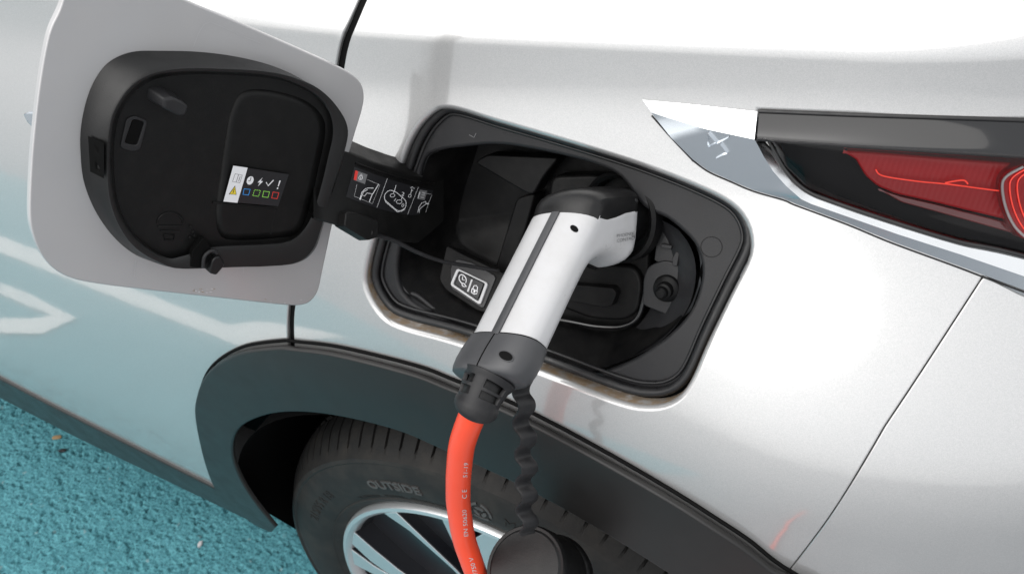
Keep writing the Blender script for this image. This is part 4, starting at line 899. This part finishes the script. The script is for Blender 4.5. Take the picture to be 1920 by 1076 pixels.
pr.stroke(el(734.5, 366.5, 4.2, 3.2, 14), .9, W_, closed=True, up=.0003); pr.stroke(el(747, 378.5, 5.2, 3.6, 14), .9, W_, closed=True, up=.0003); pr.stroke(el(754, 385, 1.8, 3, 10), .8, W_, closed=True, up=.0003); pr.stroke([(741, 372), (737.5, 377.5)], .9, W_, up=.0003)
pr.stroke(el(767, 367.5, 2.4, 2.8, 14), .9, W_, closed=True, up=.0003)
pr.text('1', (736.5, 353.5), (11, 3.2), (3, -10), W_, up=.0003); pr.text('2', (750.5, 366.5), (11, 3.6), (3, -10), W_, up=.0003)
pr.fill([(667, 320), (688, 327.5), (683, 345.5), (662, 337.5)], 'print_grey', up=.0002); pr.fill([(665, 319.5), (670.5, 321.5), (667, 339), (662, 337)], 'print_red', up=.0003)
pr.stroke(el(675, 333.5, 3.4, 3.6, 14), 1.0, W_, closed=True, up=.0003); pr.stroke([(673.5, 329.5), (676, 326.5), (678.5, 330)], 1.0, W_, up=.0003); pr.stroke([(675.6, 332), (674.6, 335.6)], 1.1, W_, up=.0003)
pr.fill([(786, 356), (800, 358), (795, 375.5), (781, 373)], 'print_grey', up=.0002); pr.stroke([(786, 360), (782.5, 371.5)], 1.4, W_, up=.0003)
for yy2 in (361, 365.5, 370): pr.stroke([(790-(yy2-361)*.25, yy2), (796-(yy2-361)*.25, yy2+.8)], 1.3, G_, up=.0003)
pr.build('instruction_label', flap)
# cord anchor block with the cord that runs to the socket cap
stx = block('cord_anchor', rpoly([(635, 396), (648, 396), (702, 413), (700, 446), (680, 452), (632, 424)], 4, 3), arm, 'black_plastic', flap, lift0=-.004, lift1=.007, taper=.06, bw=.002)
cpx = cr([(690, 436), (706, 441), (740, 452), (785, 474), (830, 490), (880, 499), (935, 508)], closed=False)
ca_, cb_ = arm.pt([(690, 436)], .008)[0], bs.pt([(935, 508)], .004)[0]; ta, tb = np.linalg.norm(ca_-CAM), np.linalg.norm(cb_-CAM)
ks = np.linspace(0, 1, len(cpx)); cP = CAM+rays(cpx)*(ta+(tb-ta)*ks)[:, None]
tube('cap_cord', cP, np.interp(ks, [0, .04, .1, 1], [.0034, .0030, .0017, .0015]), 'boot_rubber', flap, n=12)

# ================================================================ charging plug
sp = lambda p, x: on_axis([p], 0, x)[0]
s_top, s_bot = sp((1045, 398), .030), sp((930, 627), .030)
LW = np.linalg.norm(s_bot-s_top); D_ = (s_bot-s_top)/LW; X_ = np.array([1.0, 0, 0]); X_ -= (X_@D_)*D_; X_ /= np.linalg.norm(X_); B_ = np.cross(X_, D_)
_r = rad(21); X_, B_ = X_*math.cos(_r)-B_*math.sin(_r), B_*math.cos(_r)+X_*math.sin(_r)   # the grip is turned a little about its own axis
A_ = -.63*D_+.777*B_; A_ /= np.linalg.norm(A_)
print('plug frame', D_, X_, B_, A_)
plug = thing('charging_plug', 'white and grey charging plug with orange cable pushed into the charge port', 'charging plug', tuple(s_bot))
mm = .001
prof_c = [(15.5, 118.5), (9, 117), (4, 113), (1, 107), (0, 99.8), (0, 99), (0, 75), (0, 50), (0, 25), (0, 1), (-.3, -1), (-2, -8), (-1.5, -15), (3.5, -22), (13, -29.5), (24, -37.5), (34, -45), (41, -48.5), (47, -46.5), (54, -38), (62, -27), (68.5, -17), (71.5, -8), (69, 2), (63, 7.5), (55, 10), (48, 12.5), (40, 17.5), (34, 23.5), (31, 30), (30, 40), (30, 60), (30.5, 80), (31, 98), (31, 99.8), (30, 107), (27, 113), (22, 117)]
PC = np.array(prof_c)*mm; PC[:, 1] *= LW/.0998
QC = LW/.0998
outl = ccw(resample(np.vstack([cr(PC, closed=False, n=5)]), .0022))
cap_line = np.array([(-8, 1), (4, .6), (12, -2), (20, -5.5), (28, -12.5), (36, -21), (44, -27.5), (52, -33), (60, -39), (80, -53)])*mm
col_q = .0998*QC
RI, AH = .0115, .0252
def klass(pq):
    c = np.zeros(len(pq), int)                      # 0 white shell, 1 cap, 2 collar
    c[pq[:, 1] < np.interp(pq[:, 0], cap_line[:, 0], cap_line[:, 1])] = 1; c[pq[:, 1] > col_q] = 2; return c
def snap(loop):
    """slide outline samples so that the colour breaks fall on vertices"""
    L_ = loop.copy()
    for f_ in (lambda p: p[:, 1]-np.interp(p[:, 0], cap_line[:, 0], cap_line[:, 1]), lambda p: p[:, 1]-col_q):
        v = f_(L_)
        for i in range(len(L_)):
            j = (i+1) % len(L_)
            if v[i]*v[j] < 0:
                t = v[i]/(v[i]-v[j]); k = i if t < .5 else j; L_[k] = L_[i]+(L_[j]-L_[i])*t+(1e-7 if 1 else 0)
    return L_
outl = snap(outl); n_o = len(outl)
PH = [0, 18, 34, 48, 60, 70, 78, 83.5, 90]          # degrees of the rolled edge
def half(sign):
    inn = outl
    rings2 = []
    for ph in PH:
        a = math.radians(ph); rings2.append((offs(outl, -RI*(1-math.sin(a))), AH*math.cos(a)))
    base_l = rings2[0][0]
    lo, hi = base_l.min(0), base_l.max(0); g = .0035; gx, gy = np.meshgrid(np.arange(lo[0], hi[0], g), np.arange(lo[1], hi[1], g)); G = np.stack([gx.ravel(), gy.ravel()], -1)
    G = G[pip(G, base_l)]; G = G[loopdist(G, base_l) > .0015]
    bl = np.stack([np.linspace(-.008, .082, 70), np.interp(np.linspace(-.008, .082, 70), cap_line[:, 0], cap_line[:, 1])], -1); bl = bl[pip(bl, base_l)]
    bc = np.stack([np.linspace(-.004, .03, 20), np.full(20, col_q)], -1); bc = bc[pip(bc, base_l)]
    G = G[(np.abs(G[:, 1]-np.interp(G[:, 0], cap_line[:, 0], cap_line[:, 1])) > .0012) & (np.abs(G[:, 1]-col_q) > .0012)]
    return rings2, base_l, np.vstack([G, bl, bc])
rings2, base_l, Gp = half(1)
P2_ = np.vstack([base_l, Gp]); nb = len(base_l)
ov, oe, of, vid, *_ = delaunay_2d_cdt([Vector(p*10) for p in P2_], [(i, (i+1) % nb) for i in range(nb)], [], 0, 1e-7, True)
uvp = np.array([(v[0]/10, v[1]/10) for v in ov]); mp_ = {}
for i, ids in enumerate(vid):
    for j in ids: mp_[j] = i
Tt = [t for t in of if len(t) == 3 and pip(uvp[list(t)].mean(0)[None], base_l)[0]]
def to3(pq, x): x = np.asarray(x).reshape(-1, 1); return s_top+pq[:, :1]*B_+(pq[:, 1:2]-.20*x)*D_+x*X_
class Bag:
    def __init__(s): s.v, s.f = [], []
    def add(s, P, faces): b = len(s.v); s.v += list(P); s.f += [tuple(b+i for i in q) for q in faces]
bags = {k: Bag() for k in ('white1', 'white-1', 'cap', 'collar', 'spine')}
spine_ok = lambda pq: (pq[:, 0] < .003) | (pq[:, 1] > col_q)
for sgn in (1, -1):
    wk = 'white%d' % sgn; cen = np.array([uvp[list(t)].mean(0) for t in Tt]); kc = klass(cen)
    for c, key in ((0, wk), (1, 'cap'), (2, 'collar')):
        fs_ = [tuple(t) if (area2(uvp[list(t)]) > 0) == (sgn > 0) else tuple(t)[::-1] for t, q in zip(Tt, kc) if q == c]
        bags[key].add(to3(uvp, np.full(len(uvp), sgn*AH)), fs_)
    for j in range(len(PH)-1):
        (l0, x0), (l1, x1) = rings2[j], rings2[j+1]; mid = (outl+np.roll(outl, -1, 0))/2; kc = klass(mid)
        sp_m = (mid[:, 0] < .002) & (kc == 0)
        V = np.vstack([to3(l0, np.full(n_o, sgn*x0)), to3(l1, np.full(n_o, sgn*x1))])
        for i in range(n_o):
            i2 = (i+1) % n_o; key = {0: wk, 1: 'cap', 2: 'collar'}[kc[i]]
            if j == len(PH)-2 and kc[i] == 0: key = 'spine'
            q = (i, i+n_o, i2+n_o, i2); bags[key].f.append(tuple(len(bags[key].v)+z for z in (q if sgn > 0 else q[::-1])))
        for key in bags: bags[key].v += list(V)
import bmesh
def bagobj(key, name, mat, solid=0.0, sharp=30):
    o = mk(name, bags[key].v, bags[key].f, mat, plug); bm = bmesh.new(); bm.from_mesh(o.data)
    bmesh.ops.remove_doubles(bm, verts=bm.verts[:], dist=1e-6); bmesh.ops.delete(bm, geom=[v for v in bm.verts if not v.link_faces], context='VERTS')
    c = Vector(s_top+.02*B_+.03*D_); bm.normal_update()
    bmesh.ops.recalc_face_normals(bm, faces=bm.faces[:]); bm.normal_update()
    if sum((f.normal.dot(f.calc_center_median()-c)) for f in bm.faces) < 0: bmesh.ops.reverse_faces(bm, faces=bm.faces[:])
    bm.to_mesh(o.data); bm.free(); o.data.set_sharp_from_angle(angle=rad(sharp))
    if solid:
        m = o.modifiers.new('skin', 'SOLIDIFY'); m.thickness = .0022; m.offset = solid
        bevel(o, .0004, 2)
    return o
w1 = bagobj('white1', 'handle_shell', 'white_plastic', -.25); w1['label'] = 'white right half of the plug grip with screw recess'
w2 = bagobj('white-1', 'handle_shell', 'white_plastic', -.25); w2['label'] = 'white left half of the plug grip'
cap_o = bagobj('cap', 'head_cap', 'soft_black', -.45); bagobj('collar', 'grip_core', 'grey_plastic')
_cr = [(98.6, .0262, .0160, 15.5), (99.2, .0272, .0170, 15.5), (103, .0276, .0174, 15.3), (110, .0284, .0180, 15), (118, .0284, .0180, 14.5), (124, .0276, .0174, 14), (127.2, .0262, .0162, 13.5), (128.6, .0240, .0145, 13.5)]
_th = np.linspace(0, 2*math.pi, 72, endpoint=False); _e = 2/2.7
col_rings = [to3(np.stack([(pc_*mm-b_*np.sign(np.cos(_th))*np.abs(np.cos(_th))**_e), np.full(72, q_*mm*QC)], -1), a_*np.sign(np.sin(_th))*np.abs(np.sin(_th))**_e) for q_, a_, b_, pc_ in _cr]
col_o = loft('grip_collar', col_rings, 'grey_plastic', plug, sharp=40)
bagobj('spine', 'spine_strip', 'grey_plastic', -1.0)
# seams down the spine and collar
tube('collar_edge_shade', np.vstack([col_rings[0], col_rings[0][:1]]), .0006, 'cavity_black', plug, n=6)  # black tube painted in for the shadow at the collar's top edge
def plug_tube(name, pq, x, r, mat, lift=0.0): return tube(name, to3(np.array(pq)*mm*[1, QC], np.full(len(pq), x)), r, mat, plug, n=8)
plug_tube('spine_seam', [(-.05, q) for q in (1, 20, 40, 60, 80, 99)], 0, .0004, 'cavity_black')
plug_tube('collar_seam', [(pc_-b_*1000, q_) for q_, a_, b_, pc_ in _cr[1:7]], 0, .0005, 'cavity_black')
# nose of the plug that sits in the socket
bc_ = to3(np.array([[.0475, -.0222]]), [0])[0]
lathe('plug_nose', [(.0185, -.002), (.0215, .0), (.0215, .05), (.02, .052), (.001, .052)], bc_-A_*.012, A_, 'soft_black', plug, n=48)
lathe('socket_collar', [(.034, .010), (.034, .0), (.0315, -.002), (.029, .0), (.029, .018)], bc_+A_*.020, A_, 'port_plastic', port, n=56)
# recesses, embossed plate: find the surface under a pixel with a ray cast
gs = bvh_surf(w1, cap_o, col_o)
def ell(cx, cy, rx, ry, ang, n=20):
    t = np.linspace(0, 2*math.pi, n, endpoint=False); c, s_ = math.cos(rad(ang)), math.sin(rad(ang)); x, y = rx*np.cos(t), ry*np.sin(t); return np.stack([cx+x*c-y*s_, cy+x*s_+y*c], -1)
def recess(name, cx, cy, rx, ry, ang, mat_rim):
    """a screw recess: dark bowl with a rolled rim"""
    n0 = gs.nrm([(cx, cy)])[0]; R0 = gs.pt(ell(cx, cy, rx*1.16, ry*1.16, ang), .0007); R1 = gs.pt(ell(cx, cy, rx, ry, ang), .0009); c = R1.mean(0)
    R2 = R1*.55+(c-n0*.0)*.45-n0*.0003+n0*.0006; R3 = R1*.1+c*.9+n0*.0001+n0*.0006
    loft(name, [R0-n0*.001, R0, R1, R1+n0*-.0001], mat_rim, plug, cap0=False, cap1=False)
    loft(name, [R1+n0*.0002, R2+n0*.0001, R3], 'cavity_black', plug, cap0=False, cap1=True)
recess('screw_recess', 1077, 430, 8.5, 5.5, 38, 'white_plastic'); recess('screw_recess', 949, 668, 13, 8, 22, 'grey_plastic')
bx = bvh_surf(w1)
fr = rpoly([(1150, 434), (1188, 429), (1187, 450), (1150, 458)], 4, 3); fr2 = rpoly([(1156.5, 436.5), (1192.5, 431), (1191.5, 448), (1156.5, 456)], 3, 3)
em = Print(bx, .0014)
em.stroke(resample(fr, 3), .8, 'print_pale', closed=True); em.text('PHOENIX', (1153, 445), (7.6, -1.2), (.4, -9), 'print_grey'); em.text('CONTACT', (1153, 454), (7.6, -1.3), (.4, -9), 'print_grey')
em.build('embossed_plate', plug)
# finger rib under the nose
plug_tube('trigger_rib', cr([(63, 8), (55, 11), (48, 13.5), (40, 18.5), (35, 24), (32, 31), (31, 40), (31, 60), (31.5, 80), (32, 97)], closed=False), .002, .0022, 'soft_black')
# strain relief boot
c0 = to3(np.array([[.0135, .1265*QC]]), [0])[0]
yc = c0[1]-.020
cab_px = [(884, 782), (867, 830), (861, 875), (859, 912), (860, 948), (869, 1005), (882, 1045), (897, 1085), (925, 1150)]
cab = np.vstack([[c0, c0+D_*.010, c0+D_*.019+np.array([0, 0, -.002])], on_axis(cab_px[:1], 1, c0[1]-.021), on_axis(cab_px[1:], 1, c0[1]-.023)])
tail_ = cab[-1]; cab = np.vstack([cab, [tail_+[.02, -.01, -.12], tail_+[.06, -.03, -.35], (tail_[0]+.12, tail_[1]-.08, .10), (tail_[0]+.20, tail_[1]-.20, .013), (tail_[0]+.35, tail_[1]-.55, .0105), (tail_[0]+.6, tail_[1]-1.5, .0105)]])
cabc = cr(cab, closed=False, n=10)
cable = tube('cable', cabc[8:], .0092, 'cable_orange', plug, n=32)
fr_ = frames(cabc); sB = np.concatenate([[0], np.cumsum(np.linalg.norm(np.diff(cabc, axis=0), axis=1))])
BL = .024
def boot_pt(s_, a, r):
    i = min(np.searchsorted(sB, s_), len(sB)-1); k_ = max(i-1, 0); w = 0 if sB[i] == sB[k_] else (s_-sB[k_])/(sB[i]-sB[k_])
    P = cabc[k_]*(1-w)+cabc[i]*w; t, u_, v_ = fr_[k_]; return P+r*(math.cos(a)*u_*1.0+math.sin(a)*v_)
ns, na = 26, 48; V = []; Fb = []
for i in range(ns+1):
    s_ = -.002+BL*i/ns if i else 0; f_ = i/ns
    r = np.interp(f_, [0, .08, .2, .55, .74, .80, .95, 1.0], [.0185, .0178, .0162, .0148, .0142, .0153, .0152, .0140])
    for j in range(na): V.append(boot_pt(max(0, BL*f_), 2*math.pi*j/na, r))
for i in range(ns):
    f_ = (i+.5)/ns; row = 0 if .20 < f_ < .37 else 1 if .48 < f_ < .65 else -1
    for j in range(na):
        ph = (j+(0 if row == 0 else 0)) % 12
        if row >= 0 and 2 <= ph < 10: continue
        j2 = (j+1) % na; Fb.append((i*na+j, i*na+j2, (i+1)*na+j2, (i+1)*na+j))
boot = mk('strain_relief', V, Fb, 'boot_rubber', plug, sharp=50)
m = boot.modifiers.new('wall', 'SOLIDIFY'); m.thickness = .0028; m.offset = -1; bevel(boot, .0005, 2)
tube('strain_relief_core', cabc[:40][sB[:40] < BL*.97], .0124, 'soft_black', plug, n=24)
# print on the cable
cs = bvh_surf(cable)
for txt, org, ex, ey in (('450/750 V', (900, 1092), (-3.3, -11.8), (-10.8, 2.7)), ('EN 50620', (877.5, 1005), (-.9, -12.6), (-11, .7)), ('C E', (874.5, 934), (-.1, -12), (-12, .1)), ('51-19', (875.5, 895), (.9, -12.4), (-11, -.7))):
    pr = Print(cs, .0002); pr.text(txt, org, ex, ey, 'print_pale'); pr.build('cable_print', plug)
# corrugated strap and dust cap
st_px = cr([(962, 708), (975, 704), (984, 722), (981, 760), (984, 810), (986, 860), (987, 910), (988, 960), (990, 1000)], closed=False, n=14)
st_px = resample(st_px, 2, closed=False); ys_ = np.interp(np.arange(len(st_px)), [0, 12, len(st_px)-1], [c0[1]+.012, c0[1]+.014, c0[1]-.006])
SP = np.vstack([on_axis([p], 1, y) for p, y in zip(st_px, ys_)]); sl2 = np.concatenate([[0], np.cumsum(np.linalg.norm(np.diff(SP, axis=0), axis=1))])
wave = np.tanh(.9*np.sin(sl2/.0300*2*math.pi+.5))/math.tanh(.9); amp = .0046*np.clip((sl2-.004)/.01, 0, 1)*np.clip((sl2[-1]-sl2)/.008, .15, 1)
SN = rgt*.55-fwd*.83+upv*.05; SN /= np.linalg.norm(SN); SW = rgt*.86+fwd*.50+upv*.05; SW -= SN*(SW@SN); SW /= np.linalg.norm(SW)
SPc = SP+SN*(wave*amp)[:, None]; tg = np.gradient(SPc, axis=0); tg /= np.linalg.norm(tg, axis=1, keepdims=True); nn_ = np.cross(tg, SW); nn_ /= np.linalg.norm(nn_, axis=1, keepdims=True)
hw, hz = .0070, .0013
strap = loft('cap_strap', [SPc-SW*hw+nn_*hz*.4, SPc-SW*hw*.85+nn_*hz, SPc+SW*hw*.85+nn_*hz, SPc+SW*hw+nn_*hz*.4, SPc+SW*hw-nn_*hz*.4, SPc+SW*hw*.85-nn_*hz, SPc-SW*hw*.85-nn_*hz, SPc-SW*hw-nn_*hz*.4, SPc-SW*hw+nn_*hz*.4], 'boot_rubber', plug, closed=False, sharp=50)
capc = on_axis([(984, 1064)], 1, c0[1]-.012)[0]
cax = -fwd*.80-rgt*.42+upv*.42; cax /= np.linalg.norm(cax)
cap2 = lathe('dust_cap', [(0.00112, 0.0013), (0.02912, 0.0013), (0.0308, 0.0), (0.03304, 0.00065), (0.03416, -0.0013), (0.03472, -0.0052), (0.03528, -0.0442), (0.0364, -0.0455), (0.03752, -0.052), (0.03584, -0.0598), (0.03136, -0.0624), (0.03024, -0.013), (0.00112, -0.013)], capc, cax, 'soft_black', plug, n=56)

# ================================================================ bits lying on the ground
def bit(name, px, size, label, cat, mat, flat=.25):
    p = on_axis([px], 2, 0.0)[0]; V = []; n = 9; a = RNG.random()*6
    for z, r in ((-.002, .8), (size*flat*.5, 1.0), (size*flat, .55)):
        for j in range(n):
            t = 2*math.pi*j/n; q = size*r*(.7+.5*RNG.random()); u_, v_ = q*math.cos(t)*1.5, q*math.sin(t)*.7; V.append((p[0]+u_*math.cos(a)-v_*math.sin(a), p[1]+u_*math.sin(a)+v_*math.cos(a), z))
    F_ = [(k2*n+j, k2*n+(j+1) % n, (k2+1)*n+(j+1) % n, (k2+1)*n+j) for k2 in range(2) for j in range(n)]+[tuple(range(2*n, 3*n)), tuple(range(n))[::-1]]
    o = mk(name, V, F_, mat, None, sharp=40); o['label'] = label; o['category'] = cat; return o
bit('dry_leaf_scrap', (106, 820), .0065, 'flat brown dry leaf scrap lying on blue ground beside the sill', 'leaf', 'leaf_brown', .2)
bit('pebble', (117, 845), .0055, 'small dark rounded pebble on blue ground below the leaf scrap', 'pebble', 'flange_plastic', .8)
bit('pebble', (375, 1020), .0050, 'small pale pebble on blue ground near the front of the tyre', 'pebble', 'print_pale', .6)
